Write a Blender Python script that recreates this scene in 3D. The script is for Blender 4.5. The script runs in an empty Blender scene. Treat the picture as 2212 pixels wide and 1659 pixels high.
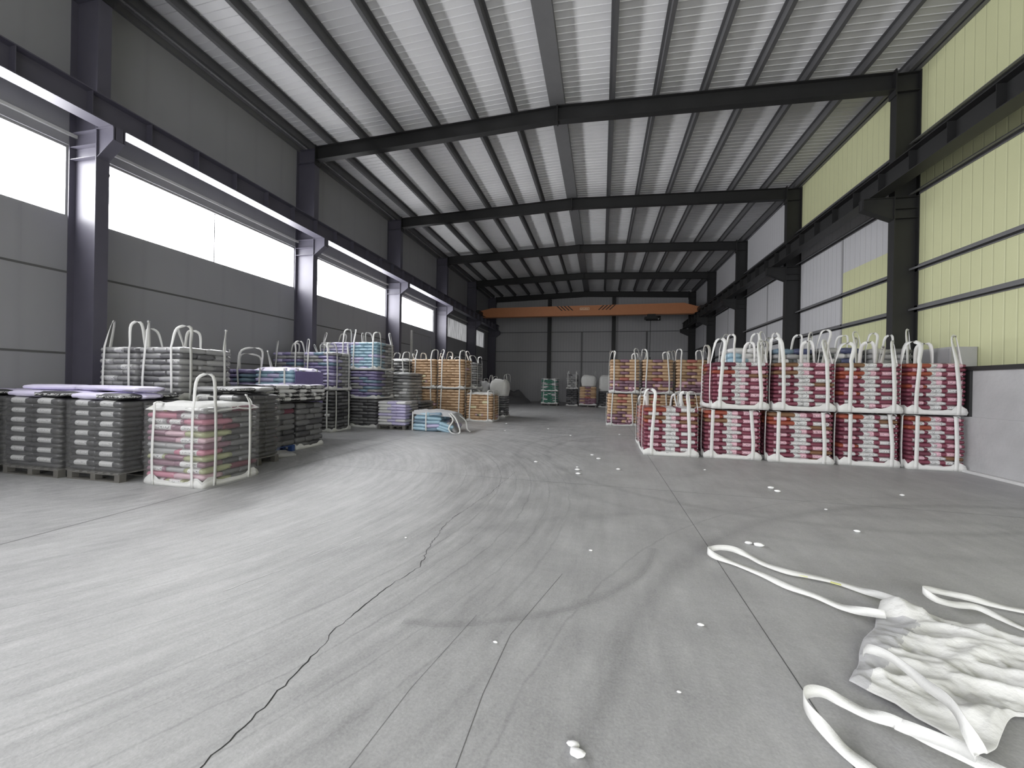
import bpy, bmesh, math, random
from mathutils import Vector, Matrix, noise

# ------------------------------------------------------------------ camera, sky, exposure
S = bpy.context.scene
COL = S.collection
cam_d = bpy.data.cameras.new('camera')
cam = bpy.data.objects.new('camera', cam_d)
COL.objects.link(cam)
S.camera = cam
F_PX = 860.87
cam_d.sensor_fit = 'HORIZONTAL'
cam_d.sensor_width = 36.0
cam_d.lens = F_PX * 36.0 / 2212.0
cam_d.clip_end = 500
YAW, PITCH, ROLL = math.radians(12.627), math.radians(-0.047), math.radians(1.027)
_f = Vector((-math.sin(YAW), math.cos(YAW), 0)); _r = Vector((math.cos(YAW), math.sin(YAW), 0)); _u = Vector((0, 0, 1))
_f2 = _f * math.cos(PITCH) + _u * math.sin(PITCH); _u2 = _u * math.cos(PITCH) - _f * math.sin(PITCH)
_r3 = _r * math.cos(ROLL) + _u2 * math.sin(ROLL); _u3 = _u2 * math.cos(ROLL) - _r * math.sin(ROLL)
cam.matrix_world = Matrix(((_r3.x, _u3.x, -_f2.x, 0), (_r3.y, _u3.y, -_f2.y, 0), (_r3.z, _u3.z, -_f2.z, 1.58), (0, 0, 0, 1)))

S.view_settings.view_transform = 'Standard'
S.view_settings.look = 'None'
S.view_settings.gamma = 1.0
S.view_settings.use_curve_mapping = False
S.view_settings.exposure = 0.0
SKY, SKY_SIDE, YARD, YARD_SIDE = 7.6, 25.0, 4.2, 22.0
W = bpy.data.worlds.new('overcast_sky'); S.world = W; W.use_nodes = True
bg = W.node_tree.nodes['Background']
bg.inputs['Strength'].default_value = 1.0
# overcast sky, brighter over the open yard on the window side; pale yard paving below the horizon
_nt = W.node_tree; _N = _nt.nodes.new; _L = _nt.links.new
_tc = _N('ShaderNodeTexCoord'); _dp = _N('ShaderNodeVectorMath'); _dp.operation = 'DOT_PRODUCT'
_L(_tc.outputs['Generated'], _dp.inputs[0]); _dp.inputs[1].default_value = (-0.92, 0.0, 0.39)
_dp2 = _N('ShaderNodeVectorMath'); _dp2.operation = 'DOT_PRODUCT'; _dp2.inputs[1].default_value = (-0.97, 0.0, -0.24)
_mr = _N('ShaderNodeMapRange'); _L(_dp.outputs['Value'], _mr.inputs[0]); _mr.inputs[1].default_value = 0.1; _mr.inputs[2].default_value = 1.0; _mr.inputs[3].default_value = SKY; _mr.inputs[4].default_value = SKY_SIDE
_sp = _N('ShaderNodeSeparateXYZ'); _L(_tc.outputs['Generated'], _sp.inputs[0])
_gr = _N('ShaderNodeMath'); _gr.operation = 'GREATER_THAN'; _L(_sp.outputs[2], _gr.inputs[0]); _gr.inputs[1].default_value = 0.0
_my = _N('ShaderNodeMapRange'); _L(_tc.outputs['Generated'], _dp2.inputs[0]); _L(_dp2.outputs['Value'], _my.inputs[0]); _my.inputs[1].default_value = 0.2; _my.inputs[2].default_value = 1.0; _my.inputs[3].default_value = YARD; _my.inputs[4].default_value = YARD_SIDE
_mg = _N('ShaderNodeMix'); _mg.data_type = 'FLOAT'; _L(_gr.outputs[0], _mg.inputs[0]); _L(_my.outputs[0], _mg.inputs[2]); _L(_mr.outputs[0], _mg.inputs[3])
_vm = _N('ShaderNodeVectorMath'); _vm.operation = 'SCALE'; _vm.inputs[0].default_value = (0.985, 0.99, 1.0); _L(_mg.outputs[0], _vm.inputs['Scale'])
_L(_vm.outputs[0], bg.inputs['Color'])
S.cycles.use_denoising = True
S.cycles.max_bounces = 8
S.cycles.diffuse_bounces = 6
S.cycles.glossy_bounces = 3
S.cycles.transparent_max_bounces = 12
S.cycles.sample_clamp_indirect = 6.0
S.cycles.caustics_reflective = False
S.cycles.caustics_refractive = False

def portal(name, cx, cy, cz, sx, sy, rot):
    l = bpy.data.lights.new(name, 'AREA'); l.shape = 'RECTANGLE'; l.size = sx; l.size_y = sy
    l.cycles.is_portal = True
    o = bpy.data.objects.new(name, l); COL.objects.link(o); o.location = (cx, cy, cz); o.rotation_euler = rot
    return o

# ------------------------------------------------------------------ dimensions (metres)
XL, XR = -10.41, 7.60            # inner faces of the side walls
XLF, XRF = -9.68, 7.07           # inner flanges of the columns
FR = [5.90 + 6 * k for k in range(-2, 6)]   # frame lines, -6.1 ... 35.9
YB, YE = -8.0, 36.25
XRIDGE = -1.42
def rtop(x): return 9.86 - 0.0355 * abs(x - XRIDGE)     # top of the rafters
WZ0, WZ1 = 4.73, 6.17            # left window band
for k in range(-1, 6):
    pass
for i, y in enumerate([3.0, 9.0, 15.0, 21.0, 27.5, 33.0, -3.0]):
    portal('daylight_portal', XL - 0.15, y, (WZ0 + WZ1) / 2, 5.4, WZ1 - WZ0, (0, -math.pi / 2, math.pi / 2) if False else (math.pi / 2, 0, -math.pi / 2))
ADDED_GATE = (-5.0, 6.6, 0.0, 5.0)       # added opening in the unseen front gable, lets daylight reach the near floor
portal('daylight_portal', (ADDED_GATE[0] + ADDED_GATE[1]) / 2, YB - 0.1, ADDED_GATE[3] / 2, ADDED_GATE[1] - ADDED_GATE[0], ADDED_GATE[3], (math.pi / 2, 0, 0))

# ------------------------------------------------------------------ helpers
rnd = random.Random(7)
def tag(o, label=None, cat=None, group=None, kind=None):
    if label: o['label'] = label
    if cat: o['category'] = cat
    if group: o['group'] = group
    if kind: o['kind'] = kind
    return o
def empty(name, loc, label=None, cat=None, group=None):
    o = bpy.data.objects.new(name, None); COL.objects.link(o); o.location = loc; o.empty_display_size = 0.2
    return tag(o, label, cat, group)
def link(name, me, parent=None, loc=None):
    o = bpy.data.objects.new(name, me); COL.objects.link(o)
    if parent is not None:
        o.parent = parent
        if loc is not None: o.location = loc
    elif loc is not None: o.location = loc
    return o
class MB:
    """mesh collector in world space; build() re-bases on the parent's location"""
    def __init__(s): s.v = []; s.f = []; s.m = []; s.mi = 0
    def quad(s, a, b, c, d): n = len(s.v); s.v += [a, b, c, d]; s.f.append((n, n + 1, n + 2, n + 3)); s.m.append(s.mi); return s
    def box(s, x0, x1, y0, y1, z0, z1):
        n = len(s.v)
        s.v += [(x0, y0, z0), (x1, y0, z0), (x1, y1, z0), (x0, y1, z0), (x0, y0, z1), (x1, y0, z1), (x1, y1, z1), (x0, y1, z1)]
        for q in ((0, 3, 2, 1), (4, 5, 6, 7), (0, 1, 5, 4), (1, 2, 6, 5), (2, 3, 7, 6), (3, 0, 4, 7)):
            s.f.append(tuple(n + k for k in q)); s.m.append(s.mi)
        return s
    def prism(s, poly, axis, a, b):
        """poly: list of 2D points, extruded along axis from a to b"""
        n = len(s.v); k = len(poly)
        def P(p, t):
            if axis == 'y': return (p[0], t, p[1])
            if axis == 'x': return (t, p[0], p[1])
            return (p[0], p[1], t)
        s.v += [P(p, a) for p in poly] + [P(p, b) for p in poly]
        for i in range(k):
            j = (i + 1) % k; s.f.append((n + i, n + j, n + k + j, n + k + i)); s.m.append(s.mi)
        s.f.append(tuple(n + i for i in range(k))[::-1]); s.m.append(s.mi)
        s.f.append(tuple(n + k + i for i in range(k))); s.m.append(s.mi)
        return s
    def tube(s, p, q, r, n=8):
        p = Vector(p); q = Vector(q); d = (q - p).normalized()
        a = d.orthogonal().normalized(); b = d.cross(a); base = len(s.v)
        for c in (p, q):
            for i in range(n):
                t = 2 * math.pi * i / n; s.v.append(tuple(c + (a * math.cos(t) + b * math.sin(t)) * r))
        for i in range(n):
            j = (i + 1) % n; s.f.append((base + i, base + j, base + n + j, base + n + i)); s.m.append(s.mi)
        s.f.append(tuple(base + i for i in range(n))[::-1]); s.m.append(s.mi)
        s.f.append(tuple(base + n + i for i in range(n))); s.m.append(s.mi)
        return s
    def mesh(s, name, mats, off=(0, 0, 0), smooth=False):
        me = bpy.data.meshes.new(name)
        me.from_pydata([(v[0] - off[0], v[1] - off[1], v[2] - off[2]) for v in s.v], [], s.f)
        for m in (mats if isinstance(mats, (list, tuple)) else [mats]): me.materials.append(m)
        for p, mi in zip(me.polygons, s.m): p.material_index = mi; p.use_smooth = smooth
        bm = bmesh.new(); bm.from_mesh(me); bmesh.ops.recalc_face_normals(bm, faces=bm.faces); bm.to_mesh(me); bm.free()
        return me
    def build(s, name, mats, parent=None, smooth=False, base=None):
        if parent is not None:
            off = tuple(parent.matrix_world.translation) if False else tuple(parent['_o']) if '_o' in parent else tuple(parent.location)
            return link(name, s.mesh(name, mats, off, smooth), parent)
        if base is None:
            xs = [v[0] for v in s.v]; ys = [v[1] for v in s.v]; zs = [v[2] for v in s.v]
            base = ((min(xs) + max(xs)) / 2, (min(ys) + max(ys)) / 2, min(zs))
        return link(name, s.mesh(name, mats, base, smooth), None, base)

# ------------------------------------------------------------------ materials
def lin(r, g=None, b=None):
    if g is None: g = b = r
    f = lambda c: (c / 255 / 12.92) if c / 255 <= 0.04045 else ((c / 255 + 0.055) / 1.055) ** 2.4
    return (f(r), f(g), f(b), 1)
def mat(name, col, rough=0.6, metal=0.0, var=0.0, scale=4.0, bump=0.0, bscale=30.0, coat=0.0, spec=0.5, alpha=None):
    m = bpy.data.materials.new(name); m.use_nodes = True
    nt = m.node_tree; b = nt.nodes['Principled BSDF']
    b.inputs['Roughness'].default_value = rough; b.inputs['Metallic'].default_value = metal
    b.inputs['Coat Weight'].default_value = coat; b.inputs['Coat Roughness'].default_value = 0.15
    b.inputs['Specular IOR Level'].default_value = spec
    b.inputs['Base Color'].default_value = col
    tc = nt.nodes.new('ShaderNodeTexCoord')
    if var > 0:
        n = nt.nodes.new('ShaderNodeTexNoise'); n.inputs['Scale'].default_value = scale; n.inputs['Detail'].default_value = 5
        nt.links.new(tc.outputs['Object'], n.inputs['Vector'])
        mx = nt.nodes.new('ShaderNodeMix'); mx.data_type = 'RGBA'
        mx.inputs[6].default_value = tuple(c * (1 - var) for c in col[:3]) + (1,)
        mx.inputs[7].default_value = tuple(min(1, c * (1 + var)) for c in col[:3]) + (1,)
        nt.links.new(n.outputs['Fac'], mx.inputs[0]); nt.links.new(mx.outputs[2], b.inputs['Base Color'])
    if bump > 0:
        n2 = nt.nodes.new('ShaderNodeTexNoise'); n2.inputs['Scale'].default_value = bscale; n2.inputs['Detail'].default_value = 3
        nt.links.new(tc.outputs['Object'], n2.inputs['Vector'])
        bp = nt.nodes.new('ShaderNodeBump'); bp.inputs['Strength'].default_value = bump; bp.inputs['Distance'].default_value = 0.02
        nt.links.new(n2.outputs['Fac'], bp.inputs['Height']); nt.links.new(bp.outputs['Normal'], b.inputs['Normal'])
    return m
def nodes(m): return m.node_tree, m.node_tree.nodes['Principled BSDF']

def floor_material():
    m = mat('worn_concrete', lin(150), 0.55, spec=0.4)
    nt, b = nodes(m); N = nt.nodes.new; L = nt.links.new
    tc = N('ShaderNodeTexCoord')
    def math_(op, a, c=None, clamp=False):
        n = N('ShaderNodeMath'); n.operation = op; n.use_clamp = clamp
        for i, x in enumerate((a, c)):
            if x is None: continue
            if isinstance(x, (int, float)): n.inputs[i].default_value = x
            else: L(x, n.inputs[i])
        return n.outputs[0]
    def noise_(sc, det=4, vec=None, rough=0.6):
        n = N('ShaderNodeTexNoise'); n.inputs['Scale'].default_value = sc; n.inputs['Detail'].default_value = det
        n.inputs['Roughness'].default_value = rough
        L(vec if vec is not None else tc.outputs['Object'], n.inputs['Vector']); return n.outputs['Fac']
    big = noise_(0.22, 2); mid = noise_(1.7, 5); fine = noise_(14, 6, None, 0.7)
    mp = N('ShaderNodeMapping'); L(tc.outputs['Object'], mp.inputs['Vector']); mp.inputs['Rotation'].default_value = (0, 0, math.radians(-8)); mp.inputs['Scale'].default_value = (4.5, 0.5, 1)
    streak = noise_(1.4, 6, mp.outputs['Vector'])
    v = math_('ADD', math_('MULTIPLY', big, 0.30), math_('MULTIPLY', mid, 0.42))
    v = math_('ADD', v, math_('MULTIPLY', fine, 0.22)); v = math_('ADD', v, math_('MULTIPLY', streak, 0.24))
    # dirty lane in the aisle towards the far end
    sep0 = N('ShaderNodeSeparateXYZ'); L(tc.outputs['Object'], sep0.inputs[0])
    lane = N('ShaderNodeMapRange'); L(sep0.outputs[1], lane.inputs[0]); lane.inputs[1].default_value = 7; lane.inputs[2].default_value = 14; LANE = lane.outputs[0]
    # tyre tracks: arcs of circles (centre x, y, radius, half width, strength)
    sep = N('ShaderNodeSeparateXYZ'); L(tc.outputs['Object'], sep.inputs[0])
    wob = math_('MULTIPLY', math_('SUBTRACT', noise_(2.2, 3), 0.5), 0.10)
    dark = None
    arcs = [(-8.0, 4.9, r, w, k) for r, w, k in ((5.10, .008, .35), (5.36, .012, .3), (5.62, .006, .45), (5.98, .010, .4), (6.30, .008, .3), (6.58, .012, .45), (6.83, .006, .4), (7.06, .010, .45), (7.35, .008, .4), (7.62, .014, .3))]
    arcs += [(-1.45, 4.4, 2.0, .05, .5), (-1.45, 4.4, 2.02, .010, .6), (6.0, .7, 6.12, .10, .42), (6.0, .7, 6.50, .012, .4), (3.0, 9.5, 4.2, .08, .35), (3.0, 9.5, 4.9, .10, .22), (4.0, -3.0, 8.9, .10, .2)]
    px_ = math_('ADD', sep.outputs[0], 8.0); py_ = math_('SUBTRACT', sep.outputs[1], 4.9)
    rad = math_('SQRT', math_('ADD', math_('MULTIPLY', px_, px_), math_('MULTIPLY', py_, py_))); ang = math_('ARCTAN2', py_, px_)
    pc = N('ShaderNodeCombineXYZ'); L(math_('MULTIPLY', rad, 9.0), pc.inputs[0]); L(math_('MULTIPLY', ang, 5.0), pc.inputs[1])
    sw = N('ShaderNodeMapRange'); L(sep.outputs[0], sw.inputs[0]); sw.inputs[1].default_value = 0.6; sw.inputs[2].default_value = -1.2
    sweep = math_('MULTIPLY', math_('SUBTRACT', noise_(1.0, 5, pc.outputs[0], 0.7), 0.5), sw.outputs[0])
    v = math_('ADD', v, math_('MULTIPLY', sweep, 0.62))
    mpx = N('ShaderNodeMapping'); L(tc.outputs['Object'], mpx.inputs['Vector']); mpx.inputs['Scale'].default_value = (1.2, 2.6, 1)
    smear = math_('MULTIPLY', math_('SUBTRACT', noise_(1.3, 7, mpx.outputs[0], 0.75), 0.5), LANE)
    v = math_('ADD', v, math_('MULTIPLY', smear, 0.75))
    spk = noise_(70, 2); v = math_('ADD', v, math_('MULTIPLY', math_('SUBTRACT', spk, 0.5), 0.34))
    for (cx, cy, r, w, s) in arcs:
        dx = math_('SUBTRACT', sep.outputs[0], cx); dy = math_('SUBTRACT', sep.outputs[1], cy)
        d = math_('SQRT', math_('ADD', math_('MULTIPLY', dx, dx), math_('MULTIPLY', dy, dy)))
        d = math_('ABSOLUTE', math_('SUBTRACT', math_('ADD', d, wob), r))
        k = math_('MULTIPLY', math_('SUBTRACT', 1.0, math_('DIVIDE', d, w * 1.3), True), s * .8)
        if cx == -1.45: k = math_('MULTIPLY', math_('MULTIPLY', k, math_('LESS_THAN', dy, -.3)), math_('GREATER_THAN', dx, .2))
        dark = k if dark is None else math_('MAXIMUM', dark, k)
    dark = math_('MULTIPLY', dark, math_('MULTIPLY_ADD' if False else 'ADD', math_('MULTIPLY', mid, 1.6), -0.1, True))
    dirt = math_('MULTIPLY', math_('MULTIPLY', noise_(0.9, 6), lane.outputs[0]), 0.06)
    v = math_('SUBTRACT', math_('SUBTRACT', v, math_('MULTIPLY', dark, 0.55)), dirt)
    cr = N('ShaderNodeValToRGB'); L(v, cr.inputs[0])
    cr.color_ramp.elements[0].position = 0.15; cr.color_ramp.elements[0].color = (0.14, 0.14, 0.142, 1)
    cr.color_ramp.elements[1].position = 0.85; cr.color_ramp.elements[1].color = (0.52, 0.52, 0.524, 1)
    L(cr.outputs[0], b.inputs['Base Color'])
    rr = N('ShaderNodeMapRange'); L(mid, rr.inputs[0]); rr.inputs[3].default_value = 0.34; rr.inputs[4].default_value = 0.62
    L(rr.outputs[0], b.inputs['Roughness'])
    bp = N('ShaderNodeBump'); bp.inputs['Strength'].default_value = 0.25; bp.inputs['Distance'].default_value = 0.01
    L(math_('ADD', fine, streak), bp.inputs['Height']); L(bp.outputs[0], b.inputs['Normal'])
    return m

def panel_material(name, col, pitch, axis, strength=0.18, depth=0.3, var=0.06):
    """painted sheet with fine parallel ribs, pitch in metres along axis 0/1"""
    m = mat(name, col, 0.5); nt, b = nodes(m); N = nt.nodes.new; L = nt.links.new
    tc = N('ShaderNodeTexCoord'); sep = N('ShaderNodeSeparateXYZ'); L(tc.outputs['Object'], sep.inputs[0])
    a = N('ShaderNodeMath'); a.operation = 'DIVIDE'; a.inputs[1].default_value = pitch; L(sep.outputs[axis], a.inputs[0])
    f = N('ShaderNodeMath'); f.operation = 'FRACT'; L(a.outputs[0], f.inputs[0])
    p = N('ShaderNodeMath'); p.operation = 'PINGPONG'; p.inputs[1].default_value = 0.5; L(f.outputs[0], p.inputs[0])
    st = N('ShaderNodeMapRange'); L(p.outputs[0], st.inputs[0]); st.inputs[1].default_value = 0.0; st.inputs[2].default_value = 0.10
    n = N('ShaderNodeTexNoise'); n.inputs['Scale'].default_value = 0.8; n.inputs['Detail'].default_value = 5; L(tc.outputs['Object'], n.inputs['Vector'])
    mx = N('ShaderNodeMix'); mx.data_type = 'RGBA'; L(n.outputs['Fac'], mx.inputs[0])
    mx.inputs[6].default_value = tuple(c * (1 - var) for c in col[:3]) + (1,); mx.inputs[7].default_value = tuple(c * (1 + var) for c in col[:3]) + (1,)
    mx2 = N('ShaderNodeMix'); mx2.data_type = 'RGBA'; L(st.outputs[0], mx2.inputs[0])
    mx2.inputs[6].default_value = tuple(c * (1 - strength) for c in col[:3]) + (1,); L(mx.outputs[2], mx2.inputs[7])
    L(mx2.outputs[2], b.inputs['Base Color'])
    bp = N('ShaderNodeBump'); bp.inputs['Strength'].default_value = depth; bp.inputs['Distance'].default_value = 0.02
    L(st.outputs[0], bp.inputs['Height']); L(bp.outputs[0], b.inputs['Normal'])
    return m

M = {}
M['floor'] = floor_material()
M['cream'] = panel_material('cream_wall_panel', lin(198, 200, 160), 0.25, 1, 0.10)
M['greywall'] = panel_material('grey_wall_panel', lin(190, 190, 194), 0.25, 1, 0.14)
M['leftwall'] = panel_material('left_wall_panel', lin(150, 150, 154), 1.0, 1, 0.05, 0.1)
M['gable'] = panel_material('gable_wall_panel', lin(176, 176, 178), 0.25, 0, 0.14)
M['roof'] = mat('roof_sheet', lin(212, 212, 214), 0.45, var=0.10, scale=0.7)
M['steel'] = mat('dark_painted_steel', lin(36, 36, 37), 0.5, var=0.15, scale=3)
M['steel_left'] = mat('flare_tinted_steel', lin(84, 82, 94), 0.5, var=0.12, scale=3)  # window-side steel: violet lens flare put into the base colour
M['purlin'] = mat('galvanised_purlin', lin(92, 92, 94), 0.5, metal=0.2, var=0.12, scale=3)
M['girt'] = mat('girt_steel', lin(104, 104, 106), 0.5, var=0.1)
M['conc'] = mat('plinth_concrete', lin(178, 178, 180), 0.7, var=0.22, scale=1.6, bump=0.3, bscale=12)
M['kerb'] = mat('kerb_concrete', lin(205), 0.7, var=0.1)
M['trim'] = mat('window_trim', lin(150, 150, 152), 0.5)
M['crane'] = mat('orange_crane_paint', lin(186, 124, 84), 0.5, var=0.08)
M['black'] = mat('black_paint', lin(18), 0.5)
M['cranelabel'] = mat('crane_plate_cream', lin(245, 225, 195), 0.5)
M['strap'] = mat('white_webbing', lin(216, 216, 214), 0.7, var=0.05, scale=8, bump=0.15, bscale=120)
M['strapg'] = mat('yellow_webbing_mark', lin(222, 224, 150), 0.7)
M['fabric'] = mat('white_woven_fabric', lin(206, 206, 204), 0.75, var=0.08, scale=6, bump=0.3, bscale=30)
M['fabgrey'] = mat('grey_woven_fabric', lin(176, 176, 178), 0.75, var=0.12, scale=5, bump=0.3, bscale=30)
M['wood'] = mat('pallet_wood', lin(96, 94, 90), 0.8, var=0.25, scale=6)
M['bluepallet'] = mat('blue_plastic_pallet', lin(52, 78, 132), 0.5)
M['foam'] = mat('white_foam_scrap', lin(240), 0.8)
M['joint'] = mat('dark_joint_filler', lin(92), 0.9)
M['crackm'] = mat('dark_crack_grit', lin(34), 0.95)  # dark tone of the jagged floor crack
M['chalk'] = mat('chalk_scratch', lin(225), 0.9)
M['outdoor'] = mat('outdoor_concrete', (0.42, 0.42, 0.41, 1), 0.8)
def sackmat(key, r, g, b, **k):
    M[key] = mat('sack_' + key, lin(r, g, b), k.get('rough', 0.42), var=k.get('var', 0.14), scale=2.0, bump=0.25, bscale=6, coat=k.get('coat', 0.25))
sackmat('maroon', 126, 66, 82); sackmat('maroond', 106, 56, 70); sackmat('rust', 150, 74, 56); sackmat('brown', 124, 92, 66)
sackmat('pink', 186, 124, 142); sackmat('tan', 192, 162, 130); sackmat('tand', 168, 138, 108); sackmat('mauve', 140, 108, 122)
sackmat('coral', 172, 104, 94); sackmat('grey', 148, 148, 149); sackmat('greyd', 108, 108, 110); sackmat('dark', 74, 74, 77)
sackmat('lightgrey', 164, 164, 165); sackmat('lav', 190, 184, 216); sackmat('lavtop', 226, 220, 250, coat=0.0); sackmat('purple', 126, 118, 156)
sackmat('blue', 158, 188, 204); sackmat('bluedeep', 112, 136, 154); sackmat('green', 78, 130, 112); sackmat('lime', 164, 168, 132)
sackmat('white', 212, 212, 212); sackmat('rosewhite', 200, 170, 180); sackmat('orange', 196, 140, 96); sackmat('navy', 78, 84, 116); sackmat('char', 58, 58, 60)
sackmat('graph', 92, 96, 98); sackmat('teal', 130, 180, 170)

def label_material(name, col, ink, dens=0.52):
    """printed sack band: a row of small dark characters along the middle"""
    m = mat(name, col, 0.45, coat=0.2); nt, b = nodes(m); N = nt.nodes.new; L = nt.links.new
    tc = N('ShaderNodeTexCoord'); sep = N('ShaderNodeSeparateXYZ'); L(tc.outputs['Object'], sep.inputs[0])
    def ma(op, a, c=None):
        n = N('ShaderNodeMath'); n.operation = op
        for i, x in enumerate((a, c)):
            if x is None: continue
            if isinstance(x, (int, float)): n.inputs[i].default_value = x
            else: L(x, n.inputs[i])
        return n.outputs[0]
    row = ma('LESS_THAN', ma('ABSOLUTE', sep.outputs[2]), 0.30)
    oi = N('ShaderNodeObjectInfo')
    cmb = N('ShaderNodeCombineXYZ'); L(ma('ADD', ma('MULTIPLY', sep.outputs[0], 9.0), ma('MULTIPLY', oi.outputs['Random'], 50)), cmb.inputs[0]); L(ma('MULTIPLY', sep.outputs[2], 2.2), cmb.inputs[1]); L(ma('MULTIPLY', sep.outputs[1], 9.0), cmb.inputs[2])
    n = N('ShaderNodeTexNoise'); n.inputs['Scale'].default_value = 1.6; n.inputs['Detail'].default_value = 2; L(cmb.outputs[0], n.inputs['Vector'])
    k = ma('MULTIPLY', row, ma('GREATER_THAN', n.outputs['Fac'], dens))
    mx = N('ShaderNodeMix'); mx.data_type = 'RGBA'; L(k, mx.inputs[0]); mx.inputs[6].default_value = col; mx.inputs[7].default_value = ink
    L(mx.outputs[2], b.inputs['Base Color'])
    return m
M['lab_white'] = label_material('printed_white_band', lin(216, 216, 216), lin(90), .58)
M['lab_pink'] = label_material('printed_pink_band', lin(224, 184, 196), lin(96, 60, 72), .58)
M['lab_cream'] = label_material('printed_cream_band', lin(214, 208, 172), lin(80))
M['lab_black'] = label_material('printed_black_band', lin(60, 60, 62), lin(215), 0.5)
M['lab_grey'] = label_material('printed_grey_label', lin(198), lin(140), 0.6)

def film_material(name, col, a):
    m = bpy.data.materials.new(name); m.use_nodes = True; nt = m.node_tree; nt.nodes.clear(); N = nt.nodes.new; L = nt.links.new
    out = N('ShaderNodeOutputMaterial'); mix = N('ShaderNodeMixShader'); tr = N('ShaderNodeBsdfTransparent'); g = N('ShaderNodeBsdfPrincipled')
    g.inputs['Base Color'].default_value = col; g.inputs['Roughness'].default_value = 0.22
    tc = N('ShaderNodeTexCoord'); n = N('ShaderNodeTexNoise'); n.inputs['Scale'].default_value = 9; n.inputs['Detail'].default_value = 4; n.inputs['Distortion'].default_value = 1.5
    L(tc.outputs['Object'], n.inputs['Vector']); bp = N('ShaderNodeBump'); bp.inputs['Strength'].default_value = 0.8; bp.inputs['Distance'].default_value = 0.03
    L(n.outputs['Fac'], bp.inputs['Height']); L(bp.outputs[0], g.inputs['Normal'])
    mix.inputs[0].default_value = a; L(tr.outputs[0], mix.inputs[1]); L(g.outputs[0], mix.inputs[2]); L(mix.outputs[0], out.inputs['Surface'])
    return m
M['film'] = film_material('stretch_film', lin(190), 0.13)
M['film_purple'] = film_material('violet_stretch_film', lin(132, 122, 172), 0.72)

def translucent_sheet():
    m = bpy.data.materials.new('translucent_corrugated_sheet'); m.use_nodes = True; nt = m.node_tree; nt.nodes.clear(); N = nt.nodes.new; L = nt.links.new
    out = N('ShaderNodeOutputMaterial'); mix = N('ShaderNodeMixShader'); t = N('ShaderNodeBsdfTranslucent'); d = N('ShaderNodeBsdfDiffuse')
    tc = N('ShaderNodeTexCoord'); mp = N('ShaderNodeMapping'); mp.inputs['Scale'].default_value = (1, 9, 0.6); L(tc.outputs['Object'], mp.inputs['Vector'])
    n = N('ShaderNodeTexNoise'); n.inputs['Scale'].default_value = 1.6; n.inputs['Detail'].default_value = 4; L(mp.outputs[0], n.inputs['Vector'])
    cr = N('ShaderNodeValToRGB'); L(n.outputs['Fac'], cr.inputs[0]); cr.color_ramp.elements[0].position = .35; cr.color_ramp.elements[0].color = (.016, .016, .016, 1); cr.color_ramp.elements[1].position = .7; cr.color_ramp.elements[1].color = (.045, .045, .046, 1)
    L(cr.outputs[0], t.inputs['Color']); d.inputs['Color'].default_value = (.35, .35, .35, 1); mix.inputs[0].default_value = 0.3
    L(t.outputs[0], mix.inputs[1]); L(d.outputs[0], mix.inputs[2]); L(mix.outputs[0], out.inputs['Surface'])
    return m
M['sheet'] = translucent_sheet()

# ------------------------------------------------------------------ the shell
def struct(name, mb, m, **k): return tag(mb.build(name, m, **k), kind='structure')
fl = MB(); fl.box(XL - 0.3, XR + 0.3, YB - 0.3, YE + 0.3, -0.25, 0.0)
struct('floor', fl, M['floor'], base=(0, 0, 0))

# windowed wall: solid below and above the window band, piers at the frames, one wide door opening is a closed door
def zroof(x): return rtop(x) + 0.245
PIER = [(-8.3, -5.9), (-0.2, 0.0), (5.82, 6.02), (11.84, 12.02), (17.84, 18.02), (23.5, 25.25), (30.1, 31.45), (34.75, 36.6)]
wl = MB()
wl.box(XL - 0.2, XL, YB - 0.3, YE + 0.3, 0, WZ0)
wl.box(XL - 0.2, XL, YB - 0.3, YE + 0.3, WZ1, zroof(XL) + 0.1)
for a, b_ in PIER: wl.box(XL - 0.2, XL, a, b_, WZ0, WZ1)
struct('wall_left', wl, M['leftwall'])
for i, z in enumerate((2.03, 3.64)):
    q = MB(); q.box(XL, XL + 0.012, YB, YE, z - 0.02, z + 0.02); struct('trim_%d' % (i + 1), q, M['joint'])
q = MB(); q.box(XL, XL + 0.06, YB, YE, 6.34, 6.40); struct('trim_3', q, M['kerb'])
gaps = [(PIER[i][1], PIER[i + 1][0]) for i in range(len(PIER) - 1)]
for i, (a, b_) in enumerate(gaps):
    w = MB()
    t = 0.05
    w.box(XL - 0.14, XL - 0.04, a, b_, WZ0, WZ0 + t).box(XL - 0.14, XL - 0.04, a, b_, WZ1 - t, WZ1)
    w.box(XL - 0.14, XL - 0.04, a, a + t, WZ0 + t, WZ1 - t).box(XL - 0.14, XL - 0.04, b_ - t, b_, WZ0 + t, WZ1 - t)
    if i < 5: w.box(XL - 0.11, XL - 0.08, (a + b_) / 2 - .012, (a + b_) / 2 + .012, WZ0 + t, WZ1 - t)
    o = tag(w.build('window_%d' % (i + 1), M['trim']), kind='structure')
    if i >= 5:
        p = MB(); n = int((b_ - a) / 0.09)
        for j in range(n):
            y0 = a + t + (b_ - a - 2 * t) * j / n; y1 = a + t + (b_ - a - 2 * t) * (j + 1) / n; ym = (y0 + y1) / 2
            p.quad((XL - .10, y0, WZ0 + t), (XL - .07, ym, WZ0 + t), (XL - .07, ym, WZ1 - t), (XL - .10, y0, WZ1 - t))
            p.quad((XL - .07, ym, WZ0 + t), (XL - .10, y1, WZ0 + t), (XL - .10, y1, WZ1 - t), (XL - .07, ym, WZ1 - t))
        p.build('pane', M['sheet'], o)
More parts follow.
